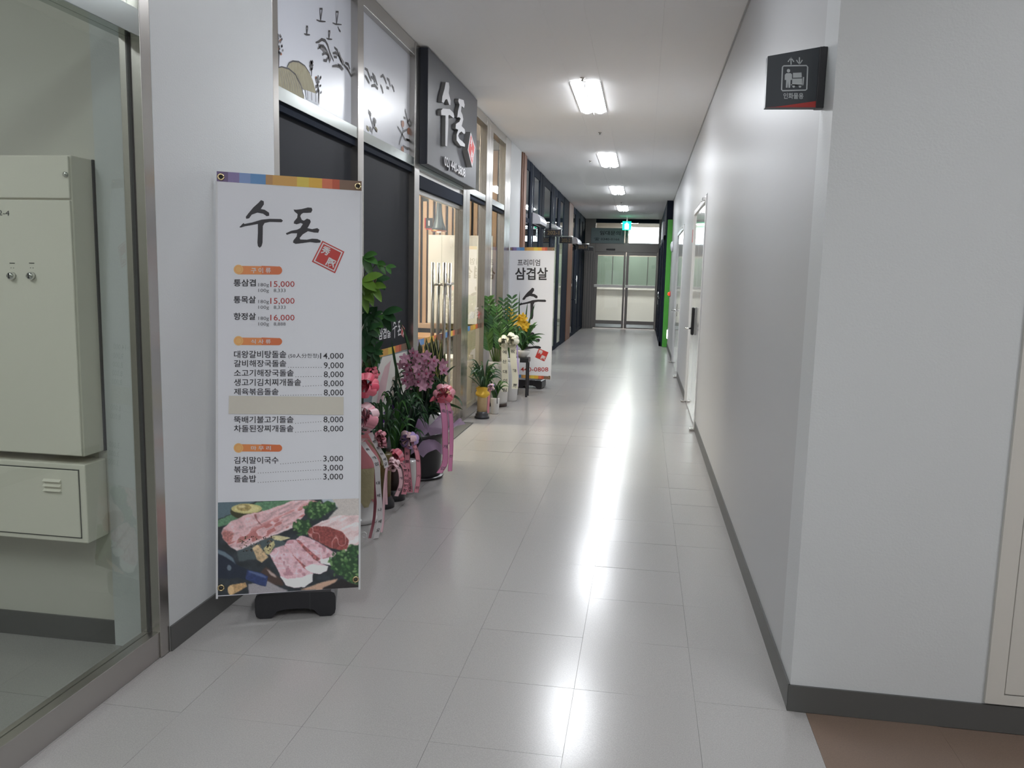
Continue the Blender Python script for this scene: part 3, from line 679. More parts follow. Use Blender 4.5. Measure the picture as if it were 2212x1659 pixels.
# ------------------------------------------------------------------ sign box over the restaurant door
t = thing('shop_sign', (XL, 7.0, 2.27), 'dark grey shop sign box with raised pale lettering and red seal, above the glass door', 'shop sign')
y0s, y1s, xf = 6.11, 7.92, -1.66
obj('box', G().box(XL, xf, y0s, y1s, 2.275, 3.118, 'sign_side', c=.002), t)
obj('face', G().box(xf, xf+.002, y0s+.004, y1s-.004, 2.279, 3.114, 'sign_face'), t)
def sp(zx, zy, x=xf): return atX(880+zx/4.366, 80+zy/4.366, x)
SU1 = [(362, 425), (390, 430), (396, 470), (390, 530), (408, 600), (406, 642), (395, 640), (375, 585), (358, 590), (343, 622), (325, 612), (330, 560), (350, 490)]
SU2 = [(318, 692), (335, 675), (400, 680), (435, 715), (443, 750), (436, 765), (400, 735), (387, 738), (385, 850), (375, 1032), (358, 1025), (360, 740), (320, 735)]
DON = [(485, 580), (530, 595), (540, 640), (535, 670), (512, 650), (505, 700), (520, 735), (527, 775), (512, 840), (540, 870), (546, 905), (535, 915), (510, 890), (490, 905), (478, 930), (490, 960), (520, 985), (543, 1010), (543, 1035), (500, 1025), (465, 975), (465, 920), (480, 875), (455, 862), (458, 820), (490, 800), (503, 770), (490, 755), (470, 758), (478, 700), (492, 640), (480, 605)]
for poly in (SU1, SU2, DON):
    g = G(); P = [sp(*p, x=xf+.034) for p in poly]; P = [Vector((xf+.002, q.y, q.z)) for q in P]
    poly_raised(g, P, NX, .032, 'letter_white', 'letter_side'); obj('raised_letter', g, t)
g = G(); P = [Vector((xf+.002, q.y, q.z)) for q in [sp(*p, x=xf+.05) for p in [(595, 895), (636, 1040), (609, 1230), (568, 1065)]]]
poly_raised(g, P, NX, .05, 'print_white', 'letter_side')
c_ = sum(P, Vector())/4; P2 = [c_+(p-c_)*.84+NX*.051 for p in P]; poly_on(g, P2, 'stamp_red')
def bil(u, v): return P2[0].lerp(P2[1], u).lerp(P2[3].lerp(P2[2], u), v)+NX*.001
text(g, '秀', bil(.08, .08), bil(.48, .08), bil(.08, .48), 'print_white', .02); text(g, '豚', bil(.5, .5), bil(.92, .5), bil(.5, .92), 'print_white', .02)
obj('raised_seal', g, t)
g = G(); q = [sp(*p, x=xf+.02) for p in [(350, 1118), (545, 1243), (352, 1238)]]; q = [Vector((xf+.002, a.y, a.z)) for a in q]
text(g, '02) 440-0808', q[0], q[1], q[2], 'letter_white', .02, .018, NX, 'chrome'); obj('raised_number', g, t)

# ------------------------------------------------------------------ dark shopfronts further on
struct('trim_2', G().box(-1.85, XL+.02, 11.22, 11.62, 0, ZC-.005, 'wood_trim', c=.006).box(XL+.02, XL+.03, 11.30, 11.36, 0, ZC-.005, 'wood_trim'), 'brown wooden trim post beyond the pale wall pier')
struct('trim_3', G().box(-1.85, XL+.01, 18.45, 19.5, 0, ZC-.005, 'wood_trim', c=.006), 'brown wooden trim post farther down the corridor')
w = thing('window_3', (XL, 15, 0), 'dark framed shopfront between the two brown posts', None, kind='structure')
fr = [(11.62, 11.68), (12.15, 12.36), (12.40, 12.6), (13.3, 13.55), (13.6, 13.9), (14.95, 15.25), (15.3, 15.7), (16.15, 16.6), (17.35, 18.45)]
for a, b in fr: obj('post', G().box(-1.86, XL, a, b, 0, ZC-.005, 'navy_frame', c=.003), w)
obj('transom_rail', G().box(-1.86, XL-.006, 11.62, 18.45, 2.235, 2.30, 'navy_frame', c=.003), w)
obj('top_rail', G().box(-1.86, XL-.006, 11.62, 18.45, 2.98, ZC-.005, 'navy_frame', c=.003), w)
obj('bottom_rail', G().box(-1.86, XL-.006, 11.62, 18.45, 0, .09, 'navy_frame', c=.003), w)
gl = [(11.68, 12.15), (12.6, 13.3), (13.9, 14.95), (15.7, 16.15), (16.6, 17.35)]
for k, (a, b) in enumerate(gl):
    obj('transom_pane', G().box(-1.738, -1.734, a, b, 2.30, 2.98, 'glass_clear'), w)
    obj('pane', G().box(-1.738, -1.734, a, b, .09, 2.235, 'glass_frost' if k > 2 else 'glass_clear'), w)
for a in (12.375, 15.27): obj('chrome_strip', G().box(-1.75, XL+.004, a, a+.018, .1, ZC-.01, 'stainless_bright'), w)
w = thing('window_4', (XL, 21.5, 0), 'dark framed shopfront beyond the farther brown post', None, kind='structure')
for a, b in ((19.5, 19.62), (20.3, 21.3), (21.7, 22.4), (22.8, YE)): obj('post', G().box(-1.86, XL, a, b, 0, ZC-.005, 'navy_frame', c=.003), w)
for z0, z1 in ((0, .09), (2.235, 2.30), (2.98, ZC-.005)): obj('rail', G().box(-1.86, XL-.006, 19.5, YE, z0, z1, 'navy_frame'), w)
for a, b in ((19.62, 20.3), (21.3, 21.7), (22.4, 22.8)): obj('pane', G().box(-1.738, -1.734, a, b, .09, 2.98, 'glass_clear'), w)
obj('pull_handle', G().tube([(XL+.06, 20.38, .8), (XL+.06, 20.38, 1.5)], .014, 'stainless_bright').tube([(XL+.06, 20.38, .9), (XL, 20.38, .9)], .008, 'stainless_bright').tube([(XL+.06, 20.38, 1.4), (XL, 20.38, 1.4)], .008, 'stainless_bright'), w)
struct('wall_left', G().box(-3.4, -3.3, 10.5, 23.66, 0, ZC, 'room_dark').box(-3.3, -1.86, 19.0, 19.1, 0, ZC, 'room_wall').box(-3.3, -1.86, 23.6, 23.8, 0, ZC, 'room_dark'), 'dim walls inside the dark framed shops')
room_light(-2.6, 16.6, (.9, 1.0, .85, 1), 34, 'cool panel light inside the dark framed shop', .6)  # unseen lamp added so the shop glass does not read black
room_light(-2.6, 12.9, (.95, 1.0, .95, 1), 34, 'second panel light inside the dark framed shop', .6)  # another unseen lamp added to lighten the nearer shop panes

# air curtains and projecting number signs above those doors
def air_curtain(y0, y1, z, lab):
    t = thing('air_curtain', (XL, (y0+y1)/2, z), lab, 'air curtain', 'white units above the dark shop doors')
    T = Matrix.Translation((XL, y0, z)) @ Matrix.Diagonal((.75, 1, .85, 1))
    obj('cover', G().prism([(0, 0), (.15, 0), (.165, .05), (.15, .11), (.10, .17), (0, .20)], y1-y0, 'white_plastic', T=T), t)
    obj('outlet_slot', G().box(XL+.04, XL+.12, y0+.05, y1-.05, z-.004, z, 'seam'), t)
    obj('end_cap', G().prism([(0, 0), (.15, 0), (.165, .05), (.15, .11), (.10, .17), (0, .20)], .004, 'white_plastic', T=Matrix.Translation((XL, y0-.004, z)) @ Matrix.Diagonal((.75, 1, .85, 1))), t)
air_curtain(12.5, 13.3, 2.25, 'white air curtain above the nearest dark framed door'); air_curtain(15.0, 15.85, 2.25, 'white air curtain above the second dark framed door'); air_curtain(19.6, 20.9, 2.25, 'white air curtain above the farthest dark framed door')
def number_sign(y, x0, x1, z0, z1, s, lab):
    t = thing('room_number_sign', ((x0+x1)/2, y, z0), lab, 'sign', 'projecting number signs on the left')
    obj('panel', G().box(x0+.01, x1-.01, y, y+.02, z0, z1, 'black_plastic', c=.003), t)
    obj('bracket', G().tube([(XL, y+.01, z1+.015), (x1, y+.01, z1+.015), (x1, y+.01, z0-.02)], .008, 'stainless_bright').tube([(x0, y+.01, z1+.015), (x0, y+.01, z0-.02)], .008, 'stainless_bright'), t)
    if s:
        g = G(); text(g, s, (x0+.05, y-.001, z1-.025), (x1-.04, y-.001, z1-.025), (x0+.05, y-.001, z0+.025), 'gold_letter', .02); obj('lettering', g, t)
number_sign(13.6, -1.67, -1.38, 2.12, 2.235, '202-1', 'black number sign reading 202-1, nearest of the projecting signs')
number_sign(15.9, -1.66, -1.40, 2.10, 2.22, '202-2', 'black number sign reading 202-2, second of the projecting signs')
number_sign(20.0, -1.66, -1.36, 2.13, 2.25, '202-3', 'black number sign beside the farther brown post')
number_sign(22.4, -1.64, -1.40, 2.18, 2.27, None, 'black number sign nearest the end doors')

# ------------------------------------------------------------------ right side far: green board, alarm, fixtures
t = tag(obj('green_board', G().box(.45, XR-.002, 17.86, 17.995, 0, 2.72, 'green_paint', c=.004)), 'tall narrow bright green board at the far right', 'board')
p = atX(1446, 635, XR-.0)
t = thing('alarm_lamp', (XR, 17.2, 1.2), 'small red alarm lamp on the right wall by the green board', 'alarm lamp')
p = Vector((XR, 17.2, 1.16)); T = Matrix.Translation(p) @ Matrix.Rotation(-PI/2, 4, 'Y')
obj('base', G().lathe((0, 0, 0), [(.06, 0), (.06, .015)], 'red_paint', 16, T=T), t); obj('lens', G().lathe((0, 0, 0), [(.035, .015), (.035, .04), (.02, .055)], 'red_lamp', 16, T=T), t)
p = Vector((XR, 17.0, 2.12)); T = Matrix.Translation(p) @ Matrix.Rotation(-PI/2, 4, 'Y')
t = thing('wall_speaker', p, 'round white speaker high on the right wall', 'speaker')
obj('rim', G().lathe((0, 0, 0), [(.11, 0), (.11, .02), (.09, .04)], 'white_plastic', 20, T=T), t); obj('grille', G().lathe((0, 0, 0), [(.085, .04), (.05, .055)], 'sign_grey', 20, T=T), t)
t = thing('night_light', (XR, 17.4, .3), 'small lit white lamp low beside the green board', 'wall lamp')
obj('base', G().box(XR-.012, XR, 17.32, 17.5, .2, .42, 'white_plastic', c=.003), t); obj('lens', G().box(XR-.03, XR-.012, 17.34, 17.48, .22, .40, 'exit_white', c=.006), t)
t = thing('emergency_light', (.42, 19.0, 2.4), 'white wall mounted emergency light behind the green board', 'emergency light')
obj('body', G().box(.36, .42, 18.9, 19.3, 2.35, 2.75, 'white_plastic', c=.01), t); obj('bracket', G().box(.41, .42, 18.95, 19.25, 2.3, 2.35, 'sign_grey'), t)
w = thing('window_5', (.42, 21, 0), 'dark framed shopfront at the far right beside the end doors', None, kind='structure')
for a, b in ((18.05, 18.5), (19.7, 20.0), (21.3, 21.6), (23.2, YE)): obj('post', G().box(.385, .42, a, b, 0, 2.4, 'navy_frame'), w)
for z0, z1 in ((0, .1), (2.3, 2.4)): obj('rail', G().box(.388, .42, 18.05, YE, z0, z1, 'navy_frame'), w)
for a, b in ((18.5, 19.7), (20.0, 21.3), (21.6, 23.2)): obj('pane', G().box(.405, .415, a, b, .1, 2.3, 'black_gloss'), w)
obj('pull_handle', G().tube([(.36, 20.1, .85), (.36, 20.1, 1.15)], .014, 'stainless_bright').tube([(.36, 20.1, 1.0), (.4, 20.1, 1.0)], .01, 'stainless_bright'), w)

# ------------------------------------------------------------------ end wall with double doors
w = thing('door_5', (-.52, YE, 0), 'stainless framed glass double door closing the end of the corridor', None, kind='structure')
obj('door_frame', G().box(-1.72, -1.42, YE, YE+.12, 0, ZC, 'stainless_dark', c=.004).box(.36, .55, YE, YE+.12, 0, ZC, 'stainless_dark').box(-1.42, .36, YE, YE+.12, 2.20, 2.46, 'stainless_dark', c=.004), w)
for k in range(4): obj('jamb_groove', G().box(-1.69+.07*k, -1.675+.07*k, YE-.012, YE, 0, 2.25, 'baseboard'), w)
obj('mullion', G().box(-.58, -.50, YE, YE+.12, 2.46, ZC, 'stainless_dark', c=.004), w)
obj('top_rail', G().box(-1.42, -.58, YE, YE+.12, 3.02, ZC, 'navy_frame').box(-.50, .36, YE, YE+.12, 3.02, ZC, 'navy_frame'), w)
obj('door_closer', G().box(-1.1, -.85, YE-.05, YE, 2.25, 2.29, 'black_plastic', c=.005), w)
for a, b, gx in ((-1.42, -.535, (-1.335, -.595)), (-.525, .36, (-.445, .325))):
    lf = obj('door_leaf', G().box(a+.004, gx[0], YE+.02, YE+.07, .02, 2.2, 'stainless_dark').box(gx[1], b-.004, YE+.02, YE+.07, .02, 2.2, 'stainless_dark').box(gx[0], gx[1], YE+.02, YE+.07, 2.11, 2.2, 'stainless_dark').box(gx[0], gx[1], YE+.02, YE+.07, .02, .24, 'stainless_dark'), w)
    obj('pane', G().box(gx[0], gx[1], YE+.04, YE+.046, .24, 2.11, 'glass_clear'), lf)
    obj('push_bar', G().box(a+.0, gx[1]+.0, YE-.03, YE, 1.19, 1.27, 'room_white', c=.01), lf)
    obj('kick_strip', G().box(gx[0], gx[1], YE+.01, YE+.02, .05, .14, 'stainless_bright'), lf)
obj('transom_pane', G().box(-1.42, -.58, YE+.05, YE+.056, 2.46, 3.02, 'glass_clear'), w); obj('transom_pane', G().box(-.50, .36, YE+.05, YE+.056, 2.46, 3.02, 'glass_clear'), w)
t = thing('notice_board', (-1.06, YE, 2.44), 'grey notice board with dark lettering above the left end door', 'notice board')
obj('board', G().box(-1.55, -.60, YE-.05, YE-.03, 2.44, 2.87, 'grey_board', c=.004), t)
g = G(); yy = YE-.052
text(g, '임대문의', (-1.30, yy, 2.79), (-.72, yy, 2.79), (-1.30, yy, 2.67), 'ink', .02); obj('lettering', g, t); g = G(); text(g, '☎ 0340-0166', (-1.46, yy, 2.60), (-.74, yy, 2.60), (-1.46, yy, 2.51), 'ink', .01)
obj('lettering', g, t)
obj('fixing', G().box(-1.5, -1.4, YE-.03, YE, 2.7, 2.8, 'stainless'), t); obj('fixing', G().box(-.75, -.65, YE-.03, YE, 2.7, 2.8, 'stainless'), t)
# exit sign hung from the ceiling
ye = 22.6; a, b = atY(1345, 478, ye), atY(1363, 497, ye)
t = thing('exit_sign', ((a.x+b.x)/2, ye, b.z), 'glowing green exit sign under the ceiling before the end doors', 'exit sign')
obj('case', G().box(a.x, b.x, ye, ye+.06, b.z, a.z, 'exit_green', c=.004), t)
cx2 = (a.x+b.x)/2; h = a.z-b.z
obj('pictogram', G().box(cx2-.055, cx2+.055, ye-.004, ye, b.z+.02, b.z+h*.72, 'exit_white').lathe((cx2, ye-.002, b.z+h*.8), [(.02, -.01), (.02, .01)], 'exit_white', 10), t)
obj('stem', G().box(cx2-.01, cx2+.01, ye+.02, ye+.04, a.z, ZC, 'stainless'), t)
# vestibule beyond the end doors
YV = 26.2
g = G().box(-2.2, .9, YV, YV+.1, 0, 1.12, 'room_white').box(-2.2, .9, YV, YV+.1, 2.15, 2.5, 'beige').box(-2.2, -.52, YV, YV+.1, 2.5, 3.3, 'beige').box(.62, .9, YV, YV+.1, 2.5, 3.3, 'beige')
g.box(-2.2, .9, YV, YV+.1, 1.12, 2.15, 'room_green').box(-2.3, -2.2, YE+.12, YV+.1, 0, 3.3, 'beige').box(.9, 1.0, YE+.12, YV+.1, 0, 3.3, 'beige').box(-.52, .62, YV, YV+.1, 3.06, 3.3, 'beige')
struct('wall_far', g, 'wall beyond the end doors, white below and grey green above')
struct('window_6', G().box(-.52, .62, YV+.05, YV+.056, 2.5, 3.06, 'window_daylight'), 'bright daylight window high beyond the right end door')
t = tag(obj('ledge', G().box(-2.19, .89, YV-.12, YV-.002, 1.10, 1.17, 'room_white', c=.006)), 'white ledge across the wall beyond the end doors', 'ledge')
for xx in (-1.0, .1): struct('trim_4', G().box(xx-.01, xx+.01, YV-.01, YV, 1.17, 2.15, 'baseboard'), 'thin joint in the grey green panels beyond the end doors')
room_light(-.5, 25.0, (1, .97, .93, 1), 75, 'panel light in the vestibule beyond the end doors', .5)  # unseen lamp added to brighten the wall seen through the end doors

# ------------------------------------------------------------------ elevator sign on the right wall
ys_ = 2.875; t = thing('elevator_sign', (XR, ys_, 2.02), 'dark wedge shaped goods lift sign with white pictogram and red corner, on the right wall', 'sign')
E_ = lambda x, y, d=0: (lambda q: Vector((q.x, ys_-.0-d, q.z)))(atY(1620+x/7.541, 60+y/7.541, ys_-d))
A = [E_(247, 1298), E_(1218, 1298), E_(1278, 312), E_(1210, 300), E_(290, 462)]
T = Matrix.Translation((0, ys_, 0)); g = G(); g.prism([(p.x, p.z) for p in A], .035, 'dark_sign', T=T); obj('panel', g, t)
g = G(); poly_on(g, [E_(390, 1292, .001), E_(1133, 1280, .001), E_(1135, 1185, .001)], 'print_red'); poly_on(g, [E_(250, 1296, .001), E_(1133, 1296, .001), E_(1133, 1280, .001), E_(390, 1290, .001)], 'print_red'); obj('red_corner', g, t)
obj('mounting_cap', G().box(E_(1160, 0).x, XR, ys_-.004, ys_+.04, 2.02, 2.212, 'black_plastic', c=.002), t)
g = G()
NY = Vector((0, -1, 0))
def es(pts, w): stroke(g, [E_(*p, .0012) for p in pts], [w]*len(pts), 'sign_grey', NY)
for q in ([(670, 600), (668, 485)], [(620, 555), (668, 485), (716, 555)], [(806, 480), (806, 600)], [(758, 525), (806, 600), (854, 525)]): es(q, .0036)
es([(530, 640), (515, 1005), (530, 1025), (905, 1015), (925, 1000), (940, 640), (920, 615), (550, 620), (530, 640)], .004)
def ep(pts): poly_on(g, [E_(*p, .0013) for p in pts], 'sign_grey')
ep([(628+28*math.cos(a), 700+30*math.sin(a)) for a in [i*PI/6 for i in range(12)]])
ep([(595, 740), (665, 740), (685, 760), (685, 850), (662, 850), (655, 975), (628, 980), (620, 870), (612, 978), (585, 975), (590, 850), (565, 850), (568, 765)])
ep([(700, 735), (840, 728), (845, 810), (700, 815)]); ep([(690, 828), (850, 825), (855, 938), (685, 940)])
ep([(862, 800), (885, 805), (872, 935), (858, 935)]); ep([(665, 920), (870, 930), (868, 942), (668, 938)])
for cx2 in (712, 815): ep([(cx2+22*math.cos(a), 952+25*math.sin(a)) for a in [i*PI/5 for i in range(10)]])
text(g, '인화물용', E_(545, 1060, .0012), E_(872, 1062, .0012), E_(545, 1158, .0012), 'sign_grey', .02)
obj('pictogram', g, t)

# ================================================================== STANDING BANNERS
def rotm(yaw, pitch, g):
    return Matrix.Rotation(yaw, 3, 'Z') @ Matrix.Rotation(pitch, 3, 'X') @ Matrix.Rotation(g, 3, 'Y')
class Banner:
    def __init__(s, c, yaw, pitch, g, w, h):
        s.c = Vector(c); s.R = rotm(yaw, pitch, g); s.w, s.h = w, h; s.n = s.R @ Vector((0, -1, 0)); s.u = s.R @ Vector((1, 0, 0)); s.v = s.R @ Vector((0, 0, 1)); s.yaw = yaw
    def px(s, x, y, d=.0016): return on_plane(x, y, s.c+s.n*d, s.n)
    def uv(s, u, v, d=.0016): return s.c+s.u*u+s.v*v+s.n*d
    def T(s): return Matrix.Translation(s.c) @ s.R.to_4x4()
def banner(B, loc, label, basec, byaw, group):
    t = thing('standing_banner', loc, label, 'banner', group)
    w, h = B.w, B.h; g = G(); T = B.T(); n = 12
    g.box(-w/2, w/2, -.001, .001, -h/2, h/2, 'banner_cloth', T); obj('banner_sheet', g, t)
    for sx in (-1, 1):
        obj('side_hem', G().box(sx*w/2-.004, sx*w/2+.004, -.003, .004, -h/2-.01, h/2-.04, 'print_white', T, c=.001), t)
    # grommets
    for sx in (-1, 1):
        for sz, dz in ((1, .022), (-1, .035)):
            cx2, cz = sx*(w/2-.016), sz*(h/2-dz); g = G(); pts = [T @ Vector((cx2+.011*math.cos(a), -.004, cz+.011*math.sin(a))) for a in [i*PI/8 for i in range(17)]]
            g.tube(pts, .0035, 'brass', 6); g.lathe((0, 0, 0), [(.008, 0), (.008, .002)], 'seam', 12, T=T @ Matrix.Translation((cx2, -.001, cz)) @ Matrix.Rotation(PI/2, 4, 'X'))
            obj('grommet', g, t)
    # frame behind
    P = Vector(basec); top = B.uv(0, h/2-.05, -.03); mid = B.uv(0, -h/2+.10, -.05)
    g = G().tube([P+Vector((0, 0, .08)), Vector((P.x, P.y, .16)), top], .011, 'white_plastic', 10); obj('pole', g, t)
    g = G().tube([B.uv(-w/2+.016, h/2-.022, -.004), B.uv(-w/4, h/2-.04, -.02), top, B.uv(w/4, h/2-.04, -.02), B.uv(w/2-.016, h/2-.022, -.004)], .005, 'black_plastic', 8); obj('top_arm', g, t)
    g = G().tube([B.uv(-w/2+.016, -h/2+.035, -.004), B.uv(-w/4, -h/2+.08, -.03), Vector((P.x, P.y, .13)), B.uv(w/4, -h/2+.08, -.03), B.uv(w/2-.016, -h/2+.035, -.004)], .005, 'black_plastic', 8); obj('bottom_arm', g, t)
    # water base with arched underside
    bt = Matrix.Translation(P) @ Matrix.Rotation(byaw, 4, 'Z')
    hw = .165; prof = [(-hw+.02, 0), (-.10, 0), (-.075, .030), (-.04, .038), (.04, .038), (.075, .030), (.10, 0), (hw-.02, 0), (hw-.004, .012), (hw, .03), (hw, .085), (hw-.006, .102), (hw-.02, .108), (-hw+.02, .108), (-hw+.006, .102), (-hw, .085), (-hw, .03), (-hw+.004, .012)]
    g = G(); g.prism(prof, .24, 'black_plastic', bt @ Matrix.Translation((0, -.12, 0))); b = obj('water_base', g, t)
    obj('filler_cap', G().lathe((0, 0, 0), [(.025, .10), (.025, .118), (.02, .12)], 'black_plastic', 16, T=bt @ Matrix.Translation((.09, .06, 0))), b)
    g = G().box(.058, .060, -.1205, .1205, .03, .1085, 'seam', bt); obj('mould_line', g, b)
    return t
def stripes(B, z0, z1):
    g = G(); w = B.w; xs_ = [-.5, -.425, -.35, -.275, -.172, -.125, .042, .125, .218, .290, .342, .5]
    for i, c in enumerate([0, 1, 2, 3, 10, 4, 6, 7, 8, 9, 10]):
        a, b = xs_[i]*w, xs_[i+1]*w
        c = {4: 4}.get(c, c); c = 4 if i == 4 else (5 if i == 5 else c)
        g.quad(B.uv(a, z0), B.uv(b, z0), B.uv(b, z1), B.uv(a, z1), 'stripe%d' % c)
    return g
B1 = Banner((-1.424, 3.134, .977), .435, -.097, .015, .573, 1.719)
bn = banner(B1, (-1.42, 3.15, 0), 'tall white menu banner with red seal and meat photo, nearest the viewpoint', (-1.425, 3.19, 0), .33, 'standing banners beside the shopfront')
obj('rainbow_strip', stripes(B1, B1.h/2-.040, B1.h/2), bn)
Z1 = lambda x, y, d=.0018: B1.px(440+x/4.483, 350+y/4.483, d)
Z2 = lambda x, y, d=.0018: B1.px(440+x/4.483, 700+y/4.483, d)
for k in ('su1', 'su2', 'don'):
    g = G(); poly_on(g, [Z1(x, y) for x, y in LOGO[k]], 'ink'); obj('logo_stroke', g, bn)
g = G(); q = [Z1(1150, 762), Z1(1362, 868), Z1(1272, 1078), Z1(1047, 965)]; c_ = sum(q, Vector())/4
poly_on(g, q, 'stamp_red'); poly_on(g, [c_+(p-c_)*.90+B1.n*.0004 for p in q], 'print_white'); qq = [c_+(p-c_)*.80+B1.n*.0008 for p in q]; poly_on(g, qq, 'stamp_red')
def bq(u, v): return qq[0].lerp(qq[1], u).lerp(qq[3].lerp(qq[2], u), v)+B1.n*.0005
text(g, '秀', bq(.04, .04), bq(.48, .04), bq(.04, .50), 'print_white', .03); text(g, '豚', bq(.50, .50), bq(.97, .50), bq(.50, .97), 'print_white', .03)
obj('red_seal', g, bn)
def bt(Z, body, x0, x1, y0, y1, m='ink', bold=.012, sp=1.0):
    g = G(); text(g, body, Z(x0, y0), Z(x1, y0), Z(x0, y1), m, bold, sp=sp); obj('lettering', g, bn)
def badge(Z, body, cy, y0, y1):
    g = G(); n = 10
    P = [(330, y0), (720, y0+6)]+[(720+40*math.sin(a), (y0+y1)/2+3-(y1-y0)/2*math.cos(a)) for a in [PI*i/n for i in range(1, n)]]+[(720, y1+2), (330, y1)]
    poly_on(g, [Z(*p) for p in P], 'badge'); poly_on(g, [Z(x if x > 560 else 560, y, .0019) for x, y in P[0:1]+P[1:-1]+P[-1:]], 'badge2')
    poly_on(g, [Z(337+47*math.cos(a), cy+46*math.sin(a), .0022) for a in [2*PI*i/20 for i in range(20)]], 'badge_light')
    stroke(g, [Z(337+32*math.cos(a), cy+31*math.sin(a), .0024) for a in [2*PI*i/20 for i in range(21)]], [.0012]*21, 'badge', B1.n)
    text(g, body, Z(458, y0+18, .0024), Z(650, y0+18, .0024), Z(458, y1-12, .0024), 'print_white', .015, sp=1.5)
    obj('section_badge', g, bn)
badge(Z1, '구이류', 1040, 1005, 1088); badge(Z2, '식사류', 162, 130, 203); badge(Z2, '마무리', 1200, 1163, 1234)
for y, nm, pr, p2 in ((1135, '통삼겹', '15,000', '8,333'), (1298, '통목살', '15,000', '8,333'), (1460, '항정살', '16,000', '8,888')):
    bt(Z1, nm, 290, 505, y, y+70, bold=.02); bt(Z1, '180g', 530, 632, y+37, y+80, 'ink_soft', 0); bt(Z1, pr, 645, 880, y+18, y+84, 'print_red', .005)
    bt(Z1, '100g', 530, 632, y+92, y+134, 'ink_soft', 0); bt(Z1, p2, 678, 793, y+92, y+130, 'ink_soft', 0)
bt(Z2, '대왕갈비탕돌솥', 293, 800, 258, 330); bt(Z2, '(50人分한정)', 820, 1115, 285, 336, bold=0); bt(Z2, '14,000', 1128, 1355, 280, 345, bold=.004)
rows = [('갈비해장국돌솥', 800, 348, 416, '9,000', 370, 438, 1355), ('소고기해장국돌솥', 872, 440, 508, '8,000', 458, 525, 1355), ('생고기김치찌개돌솥', 943, 530, 600, '8,000', 545, 612, 1355), ('제육볶음돌솥', 725, 622, 688, '8,000', 633, 702, 1355),
        ('뚝배기불고기돌솥', 870, 892, 960, '8,000', 895, 962, 1352), ('차돌된장찌개돌솥', 870, 978, 1046, '8,000', 984, 1050, 1352), ('김치말이국수', 725, 1285, 1353, '3,000', 1275, 1340, 1350), ('볶음밥', 508, 1375, 1441, '3,000', 1362, 1428, 1350), ('돌솥밥', 508, 1463, 1532, '3,000', 1448, 1515, 1350)]
for nm, x1, y0, y1, pr, p0, p1, xr in rows:
    bt(Z2, nm, 293, x1, y0, y1); bt(Z2, pr, xr-192, xr, p0, p1, bold=.004)
    n = int((xr-205-x1-10)/23.5); g = G(); r = 3.0
    for i in range(n):
        u = (i+.5)/n; x = x1+8+(xr-213-x1)*u; y = (y1+3)*(1-u)+(p1-18)*u
        g.quad(Z2(x-r, y+r), Z2(x+r, y+r), Z2(x+r, y-r), Z2(x-r, y-r), 'ink')
    tag(obj('dot_leader', g, bn), kind='stuff')
g = G(); q = [Z2(245, 695, .003), Z2(1355, 705, .003), Z2(1355, 880, .003), Z2(240, 870, .003)]; g.quad(*q, 'sticker_cream'); q2 = [p-B1.n*.001 for p in q]
g.add(q+q2, [(0, 1, 5, 4), (1, 2, 6, 5), (2, 3, 7, 6), (3, 0, 4, 7)], 'sticker_cream'); tag(obj('cover_sticker', g, bn), 'cream tape covering one menu row')

# printed food photograph (colours stored per point of a fine flat grid)
NXg, NYg = 320, 205
rs = np.random.RandomState(5)
uu, vv = np.meshgrid(np.linspace(0, 1, NXg), np.linspace(0, 1, NYg))
pxc = [(469.3, 1085.5), (777.0, 1076.5), (776.5, 1268.5), (469.5, 1286.5)]
PXx = (pxc[0][0]*(1-uu)+pxc[1][0]*uu)*(1-vv)+(pxc[3][0]*(1-uu)+pxc[2][0]*uu)*vv
PXy = (pxc[0][1]*(1-uu)+pxc[1][1]*uu)*(1-vv)+(pxc[3][1]*(1-uu)+pxc[2][1]*uu)*vv
ZX, ZY = (PXx-440)*5.529, (PXy-1050)*5.529
def vnoise(x, y, s, seed):
    r = np.random.RandomState(seed).rand(64, 64); x, y = x/s, y/s; xi, yi = np.floor(x).astype(int), np.floor(y).astype(int); fx, fy = x-xi, y-yi
    fx, fy = fx*fx*(3-2*fx), fy*fy*(3-2*fy); R = lambda a, b: r[a % 64, b % 64]
    return (R(xi, yi)*(1-fx)+R(xi+1, yi)*fx)*(1-fy)+(R(xi, yi+1)*(1-fx)+R(xi+1, yi+1)*fx)*fy
IMG = np.zeros((NYg, NXg, 3)); IMG[:] = (36, 42, 48)
def inside(P, X, Y):
    c = np.zeros(X.shape, bool); n = len(P); j = n-1
    for i in range(n):
        (xi, yi), (xj, yj) = P[i], P[j]
        if yi != yj: c ^= ((yi > Y) != (yj > Y)) & (X < (xj-xi)*(Y-yi)/(yj-yi)+xi)
        j = i
    return c.astype(float)
def blur(a, k=1):
    for _ in range(k):
        p = np.pad(a, 1, mode='edge'); a = (p[1:-1, 1:-1]*4+p[:-2, 1:-1]*2+p[2:, 1:-1]*2+p[1:-1, :-2]*2+p[1:-1, 2:]*2+p[:-2, :-2]+p[2:, 2:]+p[:-2, 2:]+p[2:, :-2])/16
    return a
def paint(P, col, soft=1, wob=6, amt=1.0, mod=None, seed=1):
    X = ZX+(vnoise(ZX, ZY, 40, seed)-.5)*wob*2; Y = ZY+(vnoise(ZX, ZY, 40, seed+9)-.5)*wob*2
    m = blur(inside(P, X, Y), soft)*amt
    c = np.array(col, float)*np.ones_like(IMG)
    if mod is not None: c = c*(1+mod[..., None])
    IMG[:] = IMG*(1-m[..., None])+c*m[..., None]; return m
